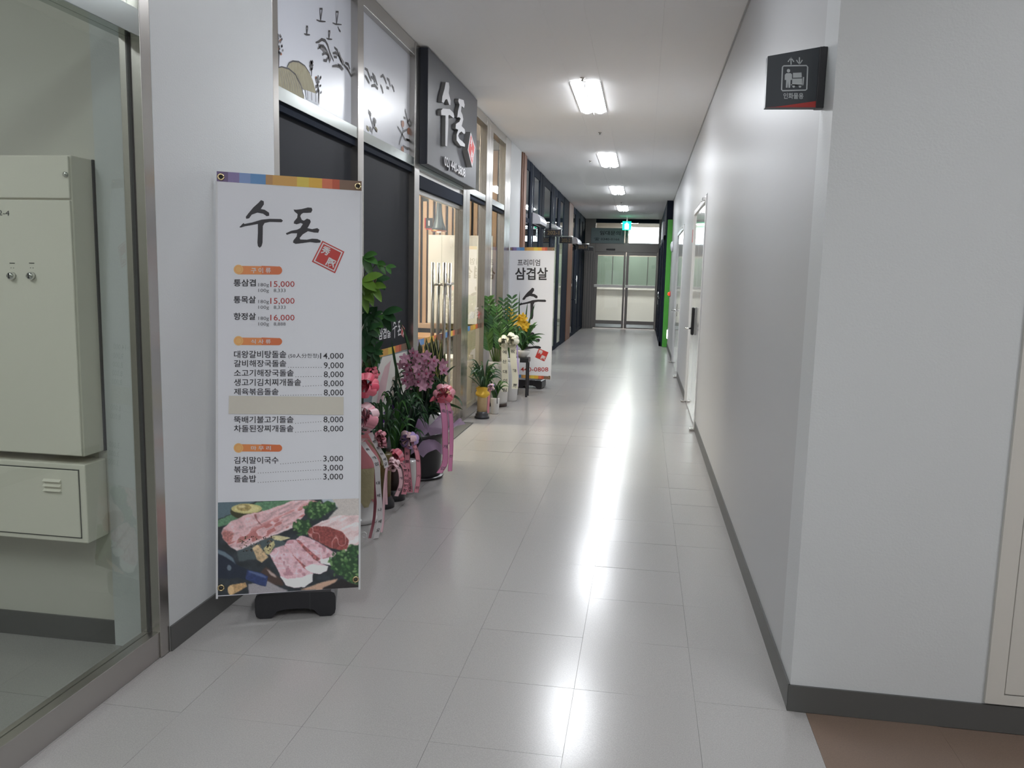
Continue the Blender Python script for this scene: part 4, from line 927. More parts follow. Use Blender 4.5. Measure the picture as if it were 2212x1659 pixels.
def ell(cx, cy, rx, ry, a=0, n=22): return [(cx+rx*math.cos(t)*math.cos(a)-ry*math.sin(t)*math.sin(a), cy+rx*math.cos(t)*math.sin(a)+ry*math.sin(t)*math.cos(a)) for t in [2*PI*i/n for i in range(n)]]
N1 = vnoise(ZX, ZY, 55, 3)-.5; N2 = vnoise(ZX, ZY, 18, 4)-.5; N3 = vnoise(ZX, ZY, 8, 6)-.5
IMG *= (1+.35*N1[..., None])
paint([(150, 180), (620, 175), (350, 330), (150, 400)], (72, 92, 102), 2)
paint([(150, 415), (330, 340), (640, 190), (1090, 160), (1060, 205), (700, 310), (400, 430), (150, 495)], (74, 114, 84), 1, 3, mod=N2*.25)
paint([(1380, 130), (1560, 130), (1600, 240), (1500, 300)], (140, 150, 160), 3)
paint([(1520, 130), (1880, 120), (1880, 430), (1480, 390), (1600, 260)], (163, 156, 152), 2)
paint([(380, 700), (900, 600), (1000, 700), (700, 860), (420, 900)], (60, 72, 76), 3)
paint(ell(510, 305, 190, 95), (48, 50, 32), 1, 2); paint(ell(513, 270, 184, 60), (168, 160, 100), 1, 2); paint(ell(513, 268, 150, 45), (186, 178, 120), 2, 2); paint(ell(480, 258, 88, 42), (140, 122, 70), 1, 2, mod=N2*.3); paint(ell(455, 245, 45, 18), (185, 172, 120), 2, 2)
U_ = ZX*.90-ZY*.0+0; ang = -.42; A_ = ZX*math.cos(ang)+ZY*math.sin(ang); Bv = -ZX*math.sin(ang)+ZY*math.cos(ang)
streak = vnoise(A_*.25, Bv, 26, 8)-.5
slab = [(212, 560), (235, 500), (330, 420), (520, 335), (620, 318), (800, 270), (1050, 180), (1250, 160), (1410, 195), (1380, 240), (1200, 250), (1212, 345), (1060, 500), (900, 560), (700, 640), (450, 752), (395, 768), (340, 742), (280, 680), (225, 615)]
m = paint(slab, (192, 150, 155), 1, 5, mod=streak*.35+N2*.12)
red = (np.clip((streak+N1*.5-.08)*7, 0, 1)*m*np.clip((Bv-Bv[(m > .5)].mean()+60)/90, .15, 1))[..., None]; IMG[:] = IMG*(1-red*.75)+np.array((146, 70, 66))*red*.75
for q in ([(215, 560), (260, 520), (360, 560), (330, 660), (290, 680), (230, 620)],): paint(q, (150, 84, 78), 3, 8, .8, N2*.4)
paint([(600, 340), (625, 335), (640, 400), (700, 470), (660, 450), (615, 380)], (120, 60, 58), 1, 3, .8)
paint([(330, 720), (450, 740), (700, 620), (900, 545), (1060, 470), (1060, 500), (900, 565), (700, 645), (450, 756), (390, 770)], (205, 180, 182), 2, 4, .8)
def parsley(cx, cy, rx, ry, n, seed):
    r = np.random.RandomState(seed)
    paint(ell(cx, cy, rx*.9, ry*.9), (34, 62, 38), 2, 20, seed=seed)
    for i in range(n):
        a, d = r.rand()*6.28, r.rand()**.5; x, y = cx+rx*d*math.cos(a), cy+ry*d*math.sin(a); s = r.uniform(12, 28)
        paint(ell(x, y, s, s*.6, r.rand()*3, 9), [(44, 84, 44), (62, 104, 52), (30, 60, 36), (96, 132, 78)][r.randint(4)], 1, 6, .9, seed=i)
parsley(1340, 290, 150, 110, 60, 2); parsley(1490, 250, 95, 70, 26, 3); parsley(1180, 490, 120, 100, 40, 4)
roast = [(1250, 560), (1300, 480), (1420, 415), (1600, 350), (1880, 345), (1880, 660), (1760, 790), (1650, 770), (1400, 650)]
paint(roast, (196, 168, 170), 1, 5, mod=streak*.25)
face = [(1238, 555), (1268, 498), (1350, 472), (1500, 490), (1650, 540), (1732, 640), (1715, 745), (1640, 775), (1500, 735), (1350, 655), (1260, 605)]
web = np.abs(vnoise(ZX, ZY, 75, 21)-.5); m = paint(face, (126, 56, 54), 1, 4, mod=N2*.35); wm = (np.clip(1-web*16, 0, 1)*m)[..., None]; IMG[:] = IMG*(1-wm*.75)+np.array((196, 150, 150))*wm*.75
paint([(795, 600), (900, 588), (1042, 620), (920, 655), (840, 640)], (176, 166, 124), 1, 2, mod=N2*.2); paint([(715, 740), (840, 650), (852, 700), (780, 822), (730, 800)], (160, 150, 104), 1, 2, mod=N2*.2)
for i in range(90): paint(ell(rs.uniform(420, 840), rs.uniform(600, 800), rs.uniform(6, 11), rs.uniform(5, 9), 0, 8), [(20, 18, 18), (120, 92, 66), (60, 46, 40)][rs.randint(3)], 0, 1)
paint([(580, 742), (640, 698), (672, 722), (775, 850), (692, 918), (640, 880)], (166, 140, 104), 1, 3, mod=N2*.3); paint([(580, 742), (640, 698), (660, 712), (610, 770)], (190, 165, 125), 1, 2)
paint([(740, 960), (920, 1110), (960, 1190), (860, 1180), (620, 1100)], (62, 46, 42), 2); paint([(740, 985), (850, 1050), (870, 1100), (800, 1060)], (150, 130, 125), 2)
def steak(body, fat, edge):
    m = paint(body, (190, 148, 158), 1, 5, mod=N1*.18+N2*.1); wb = np.abs(vnoise(ZX, ZY, 60, len(body)*7)-.5); k = (np.clip(1-wb*14, 0, 1)*m)[..., None]; IMG[:] = IMG*(1-k*.55)+np.array((214, 190, 196))*k*.55
    k = (np.clip((vnoise(ZX, ZY, 48, len(body)*5)-.68)*7, 0, 1)*m)[..., None]; IMG[:] = IMG*(1-k*.5)+np.array((140, 78, 92))*k*.5
    if edge: paint(edge, (146, 76, 76), 1, 6, .95, N2*.7)
    paint(fat, (216, 206, 212), 1, 4, mod=N1*.12)
steak([(1100, 640), (1150, 590), (1250, 610), (1400, 690), (1560, 790), (1636, 830), (1630, 900), (1520, 945), (1400, 910), (1300, 870), (1180, 740)], [(1390, 880), (1500, 850), (1636, 835), (1625, 900), (1520, 948), (1400, 925)], [(1098, 645), (1150, 655), (1290, 790), (1400, 870), (1340, 905), (1200, 775)])
steak([(950, 740), (1000, 650), (1090, 635), (1170, 720), (1300, 860), (1420, 930), (1486, 962), (1470, 1010), (1380, 1052), (1270, 1032), (1100, 900)], [(1205, 970), (1300, 930), (1486, 958), (1470, 1010), (1380, 1052), (1262, 1032)], [(950, 740), (965, 700), (1085, 840), (1218, 950), (1205, 1010), (1090, 925)])
steak([(785, 810), (850, 740), (960, 705), (1020, 760), (1100, 870), (1200, 980), (1302, 1040), (1290, 1130), (1200, 1205), (1080, 1215), (980, 1180), (930, 1100), (880, 980), (820, 880)], [(915, 1080), (1000, 1110), (1180, 1090), (1302, 1040), (1296, 1140), (1200, 1205), (1080, 1216), (980, 1182)], None)
paint([(1150, 1240), (1400, 1150), (1600, 1105), (1560, 1170), (1420, 1240)], (168, 132, 110), 2, 4); paint([(540, 1290), (530, 1170), (760, 1130), (870, 1190), (1010, 1250), (900, 1290)], (128, 124, 130), 2, 4)
parsley(1680, 930, 190, 170, 90, 7); parsley(1790, 1100, 90, 120, 30, 8); parsley(1790, 770, 80, 80, 24, 9)
paint([(1430, 1215), (1650, 1110), (1880, 1200), (1880, 1320), (1400, 1320)], (30, 28, 30), 2)
paint([(150, 745), (230, 762), (330, 830), (400, 940), (530, 1000), (690, 1040), (768, 1080), (742, 1197), (690, 1190), (500, 1122), (400, 1092), (300, 1112), (150, 1092)], (26, 34, 50), 1, 1)
paint([(150, 752), (250, 785), (345, 855), (385, 940), (330, 890), (230, 830), (150, 800)], (92, 112, 124), 2, 2, .8); paint([(520, 1000), (690, 1040), (768, 1080), (742, 1197), (640, 1172), (498, 1112)], (34, 48, 94), 1, 1, mod=N2*.2); paint([(540, 1010), (690, 1050), (750, 1085), (740, 1100), (540, 1030)], (84, 100, 140), 2, 1, .7); paint(ell(305, 975, 26, 34), (96, 112, 124), 1, 4, .8)
paint([(285, 1215), (320, 1180), (500, 1150), (518, 1200), (360, 1292), (310, 1302)], (164, 128, 84), 1, 2, mod=N2*.3); paint(ell(325, 1243, 38, 56), (190, 156, 108), 1, 2)
IMG *= (1+.10*N3[..., None])
IMG = IMG*.82+IMG.mean(2, keepdims=True)*.18+6
L_ = np.clip(IMG/255, 0, 1); L_ = np.where(L_ <= .04045, L_/12.92, ((L_+.055)/1.055)**2.4)/.60
g = G(); dd_ = [RC.transposed()]
Rt = np.array(RC.transposed()); n_ = np.array(B1.n); c0 = np.array(B1.c+B1.n*.0020); D = np.stack([PXx-CXY[0], PXy-CXY[1], np.full_like(PXx, F_PX)], -1) @ Rt.T
tt = ((c0-np.array(CAM)) @ n_)/(D @ n_); Pw = np.array(CAM)+D*tt[..., None]
g.v = [tuple(p) for p in Pw.reshape(-1, 3)]; g.mats = ['photo_print']
idx = np.arange(NXg*NYg).reshape(NYg, NXg); g.f = list(zip(idx[:-1, :-1].ravel().tolist(), idx[1:, :-1].ravel().tolist(), idx[1:, 1:].ravel().tolist(), idx[:-1, 1:].ravel().tolist())); g.m = [0]*len(g.f); g.sm = [False]*len(g.f)
obj('food_photo', g, bn, cattr=np.concatenate([np.clip(L_, 0, .9).reshape(-1, 3), np.ones((NXg*NYg, 1))], 1))

# second banner
B2 = Banner((-1.418, 10.33, .98), -.168, -.031, -.010, .591, 1.675)
b2 = banner(B2, (-1.42, 10.45, 0), 'tall white banner with large black brush lettering, farther down beside the plants', (-1.40, 10.50, 0), -.1, 'standing banners beside the shopfront')
obj('rainbow_strip', stripes(B2, B2.h/2-.042, B2.h/2), b2); obj('rainbow_strip', stripes(B2, -B2.h/2, -B2.h/2+.042), b2)
Z5 = lambda x, y, d=.003: B2.px(1080+x/4.74, 510+y/4.74, d)
def bt2(body, x0, x1, y0, y1, m='ink', bold=.01):
    g = G(); text(g, body, Z5(x0, y0), Z5(x1, y0), Z5(x0, y1), m, bold); obj('lettering', g, b2)
bt2('프리미엄', 180, 410, 238, 305); bt2('삼겹살', 155, 490, 322, 448, bold=.02); bt2('02) 440-0808', 95, 495, 1342, 1400, 'print_red', .01)
for k, (x0, x1, y0, y1, bx) in {'su1': (230, 385, 528, 655, (408, 635, 368, 550)), 'su2': (190, 475, 650, 855, (345, 768, 550, 830)), 'don': (185, 420, 905, 1160, (795, 1133, 440, 793))}.items():
    g = G(); poly_on(g, [Z5(x0+(x1-x0)*(x-bx[0])/(bx[1]-bx[0]), y0+(y1-y0)*(y-bx[2])/(bx[3]-bx[2])) for x, y in LOGO[k]], 'ink'); obj('logo_stroke', g, b2)
g = G(); q = [Z5(398, 1150), Z5(497, 1190), Z5(455, 1283), Z5(360, 1240)]; poly_on(g, q, 'stamp_red')
bq2 = lambda u, v: q[0].lerp(q[1], u).lerp(q[3].lerp(q[2], u), v)+B2.n*.001
text(g, '秀', bq2(.06, .06), bq2(.5, .06), bq2(.06, .5), 'print_white', .03); text(g, '豚', bq2(.5, .5), bq2(.95, .5), bq2(.5, .95), 'print_white', .03); obj('red_seal', g, b2)

# ================================================================== POTTED PLANTS WITH RIBBONS
def P_(px, py, y): return atY(px, py, y)
def path(pts, n=16):
    """smooth curve through points"""
    pts = [Vector(p) for p in pts]; out = []
    q = [pts[0]*2-pts[1]]+pts+[pts[-1]*2-pts[-2]]
    for i in range(1, len(q)-2):
        k = max(2, n//(len(pts)-1))
        for j in range(k):
            t = j/k; a, b, c, d = q[i-1], q[i], q[i+1], q[i+2]
            out.append(.5*((2*b)+(c-a)*t+(2*a-5*b+4*c-d)*t*t+(3*b-a-3*c+d)*t**3))
    return out+[pts[-1]]
def ribbon(t, pts, w, m, txt=None, side=(1, .15, 0), tm='ink', name='ribbon', bold=.01, back=None, a=.12, b=.95):
    pp = path(pts); sd = Vector(side).normalized(); g = G(); g.strip(pp, w, m, sd)
    if m in ('ribbon_pink', 'ribbon_rose', 'ribbon_mag', 'ribbon_pale'):
        nn = sd.cross(Vector((0, 0, 1))).normalized()
        for s_ in (-1, 1): g.strip([p+sd*s_*w*.44+Vector((0, -.0006, 0)) for p in pp], w*.06, 'ribbon_maroon', sd)
    r = obj(name, g, t)
    if txt:
        g = G(); L = len(txt)
        for i, ch in enumerate(txt):
            if ch == ' ': continue
            f = (a+(b-a)*(i+.5)/L)*(len(pp)-1); k = min(int(f), len(pp)-2); c = pp[k].lerp(pp[k+1], f-k); tg = (pp[k+1]-pp[k]).normalized(); n = tg.cross(sd).normalized()
            if n.y > 0: n = -n
            h = min(w*.62, (pp[-1]-pp[0]).length*(b-a)/L*.85); c = c+n*.0012; rx = sd*h*.55; up = -tg*h*.5
            text(g, ch, c-rx+up, c+rx+up, c-rx-up, tm, bold)
        tag(obj('ribbon_lettering', g, r), kind='stuff')
    return r
def bow(t, c, s, m, n=9, seed=1, w=.72, name='bow', m2=None):
    r = random.Random(seed); c = Vector(c); g = G(); n += 4
    for i in range(n):
        a = 2*PI*i/n+r.uniform(-.2, .2); el = r.uniform(-.1, .75); d = Vector((math.cos(a)*math.cos(el), -abs(math.sin(el))-.25, math.sin(a)*math.cos(el))).normalized()
        o = d.cross(Vector((r.uniform(-.3, .3), -1, r.uniform(-.3, .3)))).normalized(); sd = d.cross(o).normalized(); pp = []; ww = []
        L = s*r.uniform(.8, 1.1)
        for k in range(11):
            u = k/10; pp.append(c+d*L*math.sin(PI*u)**.85*1.0+o*L*.34*math.sin(2*PI*u)); ww.append(s*w*(.35+.65*math.sin(PI*u)))
        g.strip(pp, ww, m2 if (m2 and i % 2) else m, sd)
    g.lathe(c+Vector((0, 0, -s*.1)), [(s*.08, 0), (s*.13, s*.1), (s*.08, s*.2)], m, 10)
    return obj(name, g, t)
def leaf(t, p0, p2, w, m, lift=.3, name='leaf', nrm=None, n=6, p1=None, prof=None, fold=.25):
    p0, p2 = Vector(p0), Vector(p2); mid = p1 if p1 is not None else (p0+p2)/2+Vector((0, 0, (p2-p0).length*lift))
    g = G().blade(p0, mid, p2, w, m, n, nrm, fold, prof); return obj(name, g, t)
OV = lambda u: math.sin(PI*min(1, u*.93+.05))**.8
def pot(t, c, prof, m, name='pot', soil=None, n=28):
    g = G(); g.lathe(c, prof, m, n); p = obj(name, g, t)
    if soil: obj('soil', G().lathe(c, [(soil[0], soil[1]-.01), (soil[0], soil[1])], 'soil', n), t)
    return p
rr = random.Random(11)

# A: tall white pot with tree ------------------------------------------------
A0 = Vector((-1.592, 4.43, 0))
t = thing('potted_tree', A0, 'tall leafy tree in a white pot with pink bows and long white ribbons', 'potted plant', 'gift plants along the shopfront')
pot(t, A0, [(.095, 0), (.108, .004), (.110, .03), (.104, .036), (.108, .10), (.118, .30), (.122, .46), (.118, .47)], 'ceramic', soil=(.112, .46))
for dx, pts in ((0, [(0, 0, .45), (-.02, -.01, .8), (.01, 0, 1.2), (0, 0, 1.62)]), (1, [(.01, 0, .8), (.06, -.05, 1.0), (.10, -.07, 1.15)]), (2, [(0, 0, 1.1), (.07, -.03, 1.3), (.12, -.06, 1.42)])):
    obj('trunk' if dx == 0 else 'branch', G().tube(path([A0+Vector(p) for p in pts], 10), .012 if dx == 0 else .006, 'trunk', 8), t)
# wrap paper
g = G(); n = 26; vs = []; rows_ = [(.117, .16), (.119, .28), (.122, .40), (.124, .50)]
for j, (r_, z) in enumerate(rows_):
    for i in range(n): a = 2*PI*i/n; rj = r_+(.003*math.sin(i*5)+.003*(i % 2))*(j/3+.3); vs.append(A0+Vector((rj*math.cos(a), rj*math.sin(a), z+(.03*math.sin(i*2.3) if j in (0, 3) else 0))))
g.add(vs, [(j*n+i, j*n+(i+1) % n, (j+1)*n+(i+1) % n, (j+1)*n+i) for j in range(3) for i in range(n)], 'wrap_pink', True); obj('wrapping_paper', g, t)
g = G(); vs = []
for j, (r_, z) in enumerate([(.120, .13), (.123, .24), (.126, .34)]):
    for i in range(12): a = -2.2+2.2*i/11; vs.append(A0+Vector(((r_+.004*(i % 2))*math.cos(a), (r_+.004*(i % 2))*math.sin(a), z+(.03*math.sin(i*1.7) if j == 0 else 0))))
g.add(vs, [(j*12+i, j*12+i+1, (j+1)*12+i+1, (j+1)*12+i) for j in range(2) for i in range(11)], 'wrap_green', True); obj('wrapping_net', g, t)
clusters = [(793, 560, 3, 'leaf_mid', 4.38, .11), (822, 572, 2, 'leaf_mid', 4.36, .07), (842, 580, 2, 'leaf_mid', 4.34, .06), (790, 612, 3, 'leaf_light', 4.32, .13), (812, 622, 2, 'leaf_light', 4.31, .10), (792, 640, 3, 'leaf_light', 4.32, .10), (820, 610, 2, 'leaf_dark', 4.42, .09),
            (795, 680, 5, 'leaf_dark', 4.36, .08), (812, 690, 5, 'leaf_dark', 4.35, .08), (835, 682, 3, 'leaf_dark', 4.38, .12), (798, 718, 5, 'leaf_dark', 4.33, .09), (812, 700, 3, 'leaf_mid', 4.36, .08), (793, 755, 6, 'leaf_dark', 4.32, .09), (806, 772, 5, 'leaf_mid', 4.33, .09), (815, 765, 4, 'leaf_dark', 4.30, .08), (797, 795, 5, 'leaf_dark', 4.33, .09), (790, 735, 4, 'leaf_dark', 4.35, .09), (798, 745, 3, 'leaf_mid', 4.37, .07)]
for px, py, n, m, y, L in clusters:
    c = P_(px-8, py-4, y); obj('twig', G().tube([A0+Vector((0, 0, max(.5, c.z-.15))), (A0+Vector((0, 0, c.z)))*.4+c*.6+Vector((0, 0, .01)), c], .003, 'stem_green', 5), t)
    for k in range(n):
        a = (k-(n-1)/2)*.75-.25+rr.uniform(-.2, .2); d = Vector((math.cos(a), rr.uniform(-.5, .1), math.sin(a)-.15)).normalized()
        leaf(t, c, c+d*L*rr.uniform(.85, 1.15), L*.42, m, .12, nrm=(rr.uniform(-.3, .3), -1, rr.uniform(.2, .8)), prof=OV, fold=.2)
for k in range(44):
    a = rr.uniform(1.2, 5.2); c = A0+Vector((.02*math.cos(a), .02*math.sin(a), rr.uniform(.85, 1.64))); d = Vector((math.cos(a)*.7, -abs(math.sin(a)), rr.uniform(-.3, .4))).normalized()
    if c.x+d.x*.12 > -1.70: leaf(t, c+d*.03, c+d*.12, .05, 'leaf_mid' if k % 2 else 'leaf_dark', .15, prof=OV)
bow(t, P_(793, 832, 4.27), .075, 'ribbon_hot', 10, 3, m2='ribbon_pink'); bow(t, P_(806, 806, 4.33), .045, 'ribbon_pink', 6, 4)
bow(t, P_(790, 905, 4.25), .085, 'ribbon_rose', 9, 5, m2='ribbon_pale'); bow(t, P_(822, 942, 4.27), .038, 'ribbon_maroon', 8, 6, m2='ribbon_rose'); bow(t, P_(828, 957, 4.25), .030, 'ribbon_rose', 7, 8, m2='ribbon_maroon')
ribbon(t, [P_(783, 955, 4.23), P_(797, 975, 4.20), P_(813, 1000, 4.18), P_(817, 1050, 4.17), P_(821, 1120, 4.15), P_(812, 1163, 4.12)], .030, 'ribbon_white', '축 개업 대박나세요', (1, .2, .25))
ribbon(t, [P_(800, 935, 4.26), P_(815, 965, 4.24), P_(830, 990, 4.22), P_(835, 1010, 4.21)], .026, 'ribbon_white', '번창하세요', (1, .2, .45))
ribbon(t, [P_(835, 1010, 4.24), P_(830, 1060, 4.23), P_(828, 1120, 4.22), P_(824, 1150, 4.2)], .014, 'ribbon_pale', None, (1, .4, 0))
ribbon(t, [P_(812, 1000, 4.23), P_(811, 1070, 4.22), P_(808, 1120, 4.21), P_(798, 1166, 4.13)], .016, 'ribbon_maroon', None, (1, .3, 0))
ribbon(t, [P_(795, 950, 4.27), P_(815, 975, 4.26), P_(828, 1005, 4.25)], .012, 'wrap_green', None, (1, .2, .4))
g = G(); c = P_(787, 1156, 4.05); g.tube([c+Vector((.013*math.cos(a), 0, .016*math.sin(a))) for a in [i*PI/8 for i in range(17)]], .004, 'ceramic', 6); obj('curled_ribbon_end', g, t)

# B: two narrow vases ---------------------------------------------------------
def vase(c, h, m, lab, seed, rad=.05):
    t = thing('orchid_vase', c, lab, 'potted plant', 'gift plants along the shopfront')
    obj('foot', G().lathe(c, [(rad*1.45, 0), (rad*1.45, .03), (rad*1.25, .055), (rad*1.05, .07)], 'black_plastic', 24), t)
    pot(t, c+Vector((0, 0, .07)), [(rad, 0), (rad*1.02, h*.5), (rad*1.15, h-.01), (rad*1.1, h)], m, soil=(rad, h-.005)); return t
def grass(t, c, n, hmin, hmax, spread, w, m, seed, xmin=-1.69, name='leaf', back=.5):
    r = random.Random(seed)
    for k in range(n):
        a = r.uniform(0, 2*PI); h = r.uniform(hmin, hmax); s_ = spread*r.uniform(.5, 1.2); dx, dy = math.cos(a)*s_, math.sin(a)*s_*.7-.02
        p0 = Vector(c)+Vector((dx*.1, dy*.1, 0)); p2 = Vector(c)+Vector((dx, dy, h*r.uniform(.45, .95))); p1 = Vector(c)+Vector((dx*.35, dy*.35, h*1.15))
        p2.x = max(p2.x, xmin); leaf(t, p0, p2, w, m if isinstance(m, str) else r.choice(m), name=name, p1=p1, n=8, nrm=(r.uniform(-.5, .5), -1, .6))
c = Vector((-1.55, 4.74, 0)); t = vase(c, .27, 'vase_olive', 'narrow olive gold vase on a black foot with a pale pink ribbon', 1)
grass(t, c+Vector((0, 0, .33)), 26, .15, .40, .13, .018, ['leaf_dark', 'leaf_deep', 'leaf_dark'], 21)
bow(t, P_(850, 1003, 4.66), .045, 'ribbon_pale', 7, 12)
ribbon(t, [P_(848, 1003, 4.64), P_(836, 1012, 4.63), P_(834, 1050, 4.63), P_(835, 1090, 4.62)], .016, 'ribbon_pale', None, (1, .3, 0))
ribbon(t, [P_(852, 1003, 4.62), P_(863, 1015, 4.60), P_(866, 1045, 4.60), P_(856, 1072, 4.60)], .026, 'ribbon_pale', '축개업', (1, .2, -.1))
c = Vector((-1.535, 4.92, 0)); t = vase(c, .26, 'vase_brown', 'narrow dark brown vase on a black foot with a pink bow, behind the olive vase', 2)
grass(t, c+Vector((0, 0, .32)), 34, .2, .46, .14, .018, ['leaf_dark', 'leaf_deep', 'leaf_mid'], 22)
bow(t, P_(857, 985, 4.82), .055, 'ribbon_pink', 9, 14, m2='ribbon_rose')
ribbon(t, [P_(862, 995, 4.80), P_(874, 1010, 4.78), P_(878, 1040, 4.78), P_(872, 1068, 4.76)], .034, 'ribbon_rose', '祝發展사업번창', (1, .2, 0))
# C: two small white pots
def whitepot(c, h, r_, lab):
    t = thing('potted_orchid', c, lab, 'potted plant', 'gift plants along the shopfront')
    pot(t, c, [(r_*.72, 0), (r_*.78, .01), (r_*.9, h*.5), (r_, h-.01), (r_*.95, h)], 'ceramic', soil=(r_*.93, h-.005)); return t
c = Vector((-1.50, 5.10, 0)); t = whitepot(c, .22, .07, 'small white pot with long dark leaves and a lilac bow over pink ribbons')
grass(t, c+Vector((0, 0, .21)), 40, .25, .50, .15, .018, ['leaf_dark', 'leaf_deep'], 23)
bow(t, P_(884, 948, 5.0), .06, 'ribbon_lilac', 9, 15, m2='ribbon_pale')
ribbon(t, [P_(879, 962, 4.99), P_(880, 1000, 4.98), P_(884, 1040, 4.97), P_(886, 1064, 4.96)], .036, 'ribbon_rose', '祝 開 業 번창하세요', (1, .15, 0))
ribbon(t, [P_(892, 955, 4.98), P_(902, 985, 4.97), P_(904, 1030, 4.97), P_(899, 1064, 4.96)], .030, 'ribbon_rose', '대 박 기 원', (1, .2, -.05))
c = Vector((-1.60, 5.27, 0)); t = whitepot(c, .24, .07, 'small white pot half hidden behind the lilac bow, with violet flowers')
grass(t, c+Vector((0, 0, .23)), 44, .3, .55, .16, .018, ['leaf_dark', 'leaf_deep', 'leaf_mid'], 24)
def flower(t, c, s, m, lip, seed, n=5, name='flower'):
    r = random.Random(seed); g = G(); c = Vector(c); f = Vector((r.uniform(-.5, .7), -1, r.uniform(-.4, .3))).normalized(); ux = f.cross(Vector((0, 0, 1))).normalized(); uz = ux.cross(f).normalized()
    for k in range(n):
        a = 2*PI*k/n+PI/2+r.uniform(-.15, .15); d = ux*math.cos(a)+uz*math.sin(a); g.blade(c, c+d*s*.5+f*s*.22, c+d*s+f*s*r.uniform(-.05, .25), s*.62, m, 4, f, .3, OV)
    if lip: g.lathe((0, 0, 0), [(s*.06, 0), (s*.2, s*.18), (s*.16, s*.34)], lip, 8, T=Matrix.Translation(c) @ f.to_track_quat('Z', 'Y').to_matrix().to_4x4())
    return obj(name, g, t)
for i, (px, py) in enumerate([(842, 893), (850, 886), (862, 896), (855, 905), (872, 900), (835, 905)]): flower(t, P_(px, py, 5.16), .042, 'orchid_violet' if i % 2 else 'ribbon_lilac', None, i+50)

# D: black pot with cymbidium and tulle ----------------------------------------
c = Vector((-1.535, 5.55, 0)); D0 = c
t = thing('potted_cymbidium', c, 'large black pot of pink orchids wrapped in lilac tulle with a long pink ribbon', 'potted plant', 'gift plants along the shopfront')
pot(t, c, [(.140, 0), (.143, .012), (.148, .03), (.166, .29), (.176, .30), (.176, .33), (.165, .33)], 'pot_black', soil=(.163, .32))
obj('saucer', G().lathe(c, [(.155, 0), (.17, .012), (.165, .018)], 'pot_black', 28), t)
for q, (a0, a1, r0, r1, z0, z1) in enumerate([(-2.9, -1.9, .15, .23, .30, .40), (-1.9, -1.0, .155, .24, .30, .42), (-1.1, -.1, .15, .25, .30, .44), (-2.4, -1.4, .15, .22, .28, .18), (-1.4, -.5, .15, .24, .27, .17), (-.6, .4, .15, .26, .30, .36)]):
    g = G(); vs = []; n = 11
    for j in range(6):
        v = j/5
        for i in range(n):
            u = i/(n-1); a = a0+(a1-a0)*(.5+(u-.5)*(.35+.65*math.sin(PI*min(1, v*.75+.12)))); r_ = r0+(r1-r0)*v+.018*math.sin(u*9+q)*v; z = z0+(z1-z0)*v+.05*math.sin(PI*u)*v-.02*abs(u-.5)
            r_ *= 1.16; z += .035; vs.append(c+Vector((max(r_*math.cos(a), -.17), r_*math.sin(a), z)))
    g.add(vs, [(j*n+i, j*n+i+1, (j+1)*n+i+1, (j+1)*n+i) for j in range(5) for i in range(n-1)], 'tulle', True); obj('tulle_wrap', g, t)
obj('violet_knot', G().blade(P_(885, 905, 5.42), P_(898, 900, 5.38), P_(908, 915, 5.40), .06, 'orchid_violet', 5, (0, -1, 0), .2, OV).blade(P_(892, 915, 5.42), P_(900, 922, 5.40), P_(912, 908, 5.40), .05, 'orchid_violet', 5, (0, -1, .2), .2, OV), t)
r = random.Random(5)
for k in range(84):
    a = r.uniform(-3.2, .3); h = r.uniform(.2, .62); s_ = r.uniform(.08, .26); p0 = c+Vector((r.uniform(-.06, .06), r.uniform(-.05, .05), .29)); p2 = c+Vector((math.cos(a)*s_, math.sin(a)*s_*.7, .29+h*r.uniform(.3, .9))); p2.x = max(p2.x, -1.69); p1 = c+Vector((math.cos(a)*s_*.3, math.sin(a)*s_*.3, .29+h*1.1))
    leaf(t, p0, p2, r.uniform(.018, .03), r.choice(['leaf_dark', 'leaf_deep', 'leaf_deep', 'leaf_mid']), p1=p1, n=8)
for q in ([(870, 850), (850, 780), (846, 735)], [(930, 870), (960, 800), (985, 790)], [(930, 880), (985, 830), (1000, 880)], [(935, 870), (975, 870), (1000, 885)], [(900, 850), (880, 720), (868, 705)], [(895, 850), (900, 770), (862, 690)], [(840, 900), (868, 830), (848, 745)]):
    leaf(t, P_(*q[0], 5.5), P_(*q[2], 5.4), .022, 'leaf_dark', p1=P_(*q[1], 5.45), n=9)
obj('flower_spike', G().tube(path([c+Vector((0, 0, .3)), P_(905, 860, 5.5), P_(892, 800, 5.42), P_(876, 770, 5.4)], 10), .005, 'stem_green', 6), t)
obj('flower_spike', G().tube(path([c+Vector((.03, 0, .3)), P_(925, 850, 5.5), P_(925, 800, 5.42), P_(925, 765, 5.4)], 10), .005, 'stem_green', 6), t)
fl_ = [(873, 775), (880, 790), (888, 772), (893, 762), (897, 780), (888, 800), (900, 795), (880, 808), (893, 812), (905, 808), (912, 792), (918, 780), (922, 768), (927, 785), (930, 800), (920, 806), (915, 820), (925, 815), (935, 792), (903, 825), (890, 822), (876, 822), (884, 832), (925, 830), (912, 835), (938, 780), (957, 785), (959, 800), (867, 788), (900, 768), (908, 776), (932, 812)]
for i, (px, py) in enumerate(fl_): flower(t, P_(px, py, 5.36+.05*(i % 3)), .040, 'orchid_pink', 'orchid_lip' if i % 2 else None, i)
bow(t, P_(960, 852, 5.36), .075, 'ribbon_pink', 11, 31, m2='ribbon_rose')
leaf(t, P_(955, 855, 5.36), P_(928, 868, 5.38), .04, 'ribbon_pink', .2, name='bow_loop')
ribbon(t, [P_(953, 860, 5.33), P_(960, 900, 5.31), P_(962, 960, 5.30), P_(961, 1000, 5.29), P_(949, 1022, 5.27)], .042, 'ribbon_mag', '축 개 업', (1, .15, 0), 'ink_soft', a=.1)
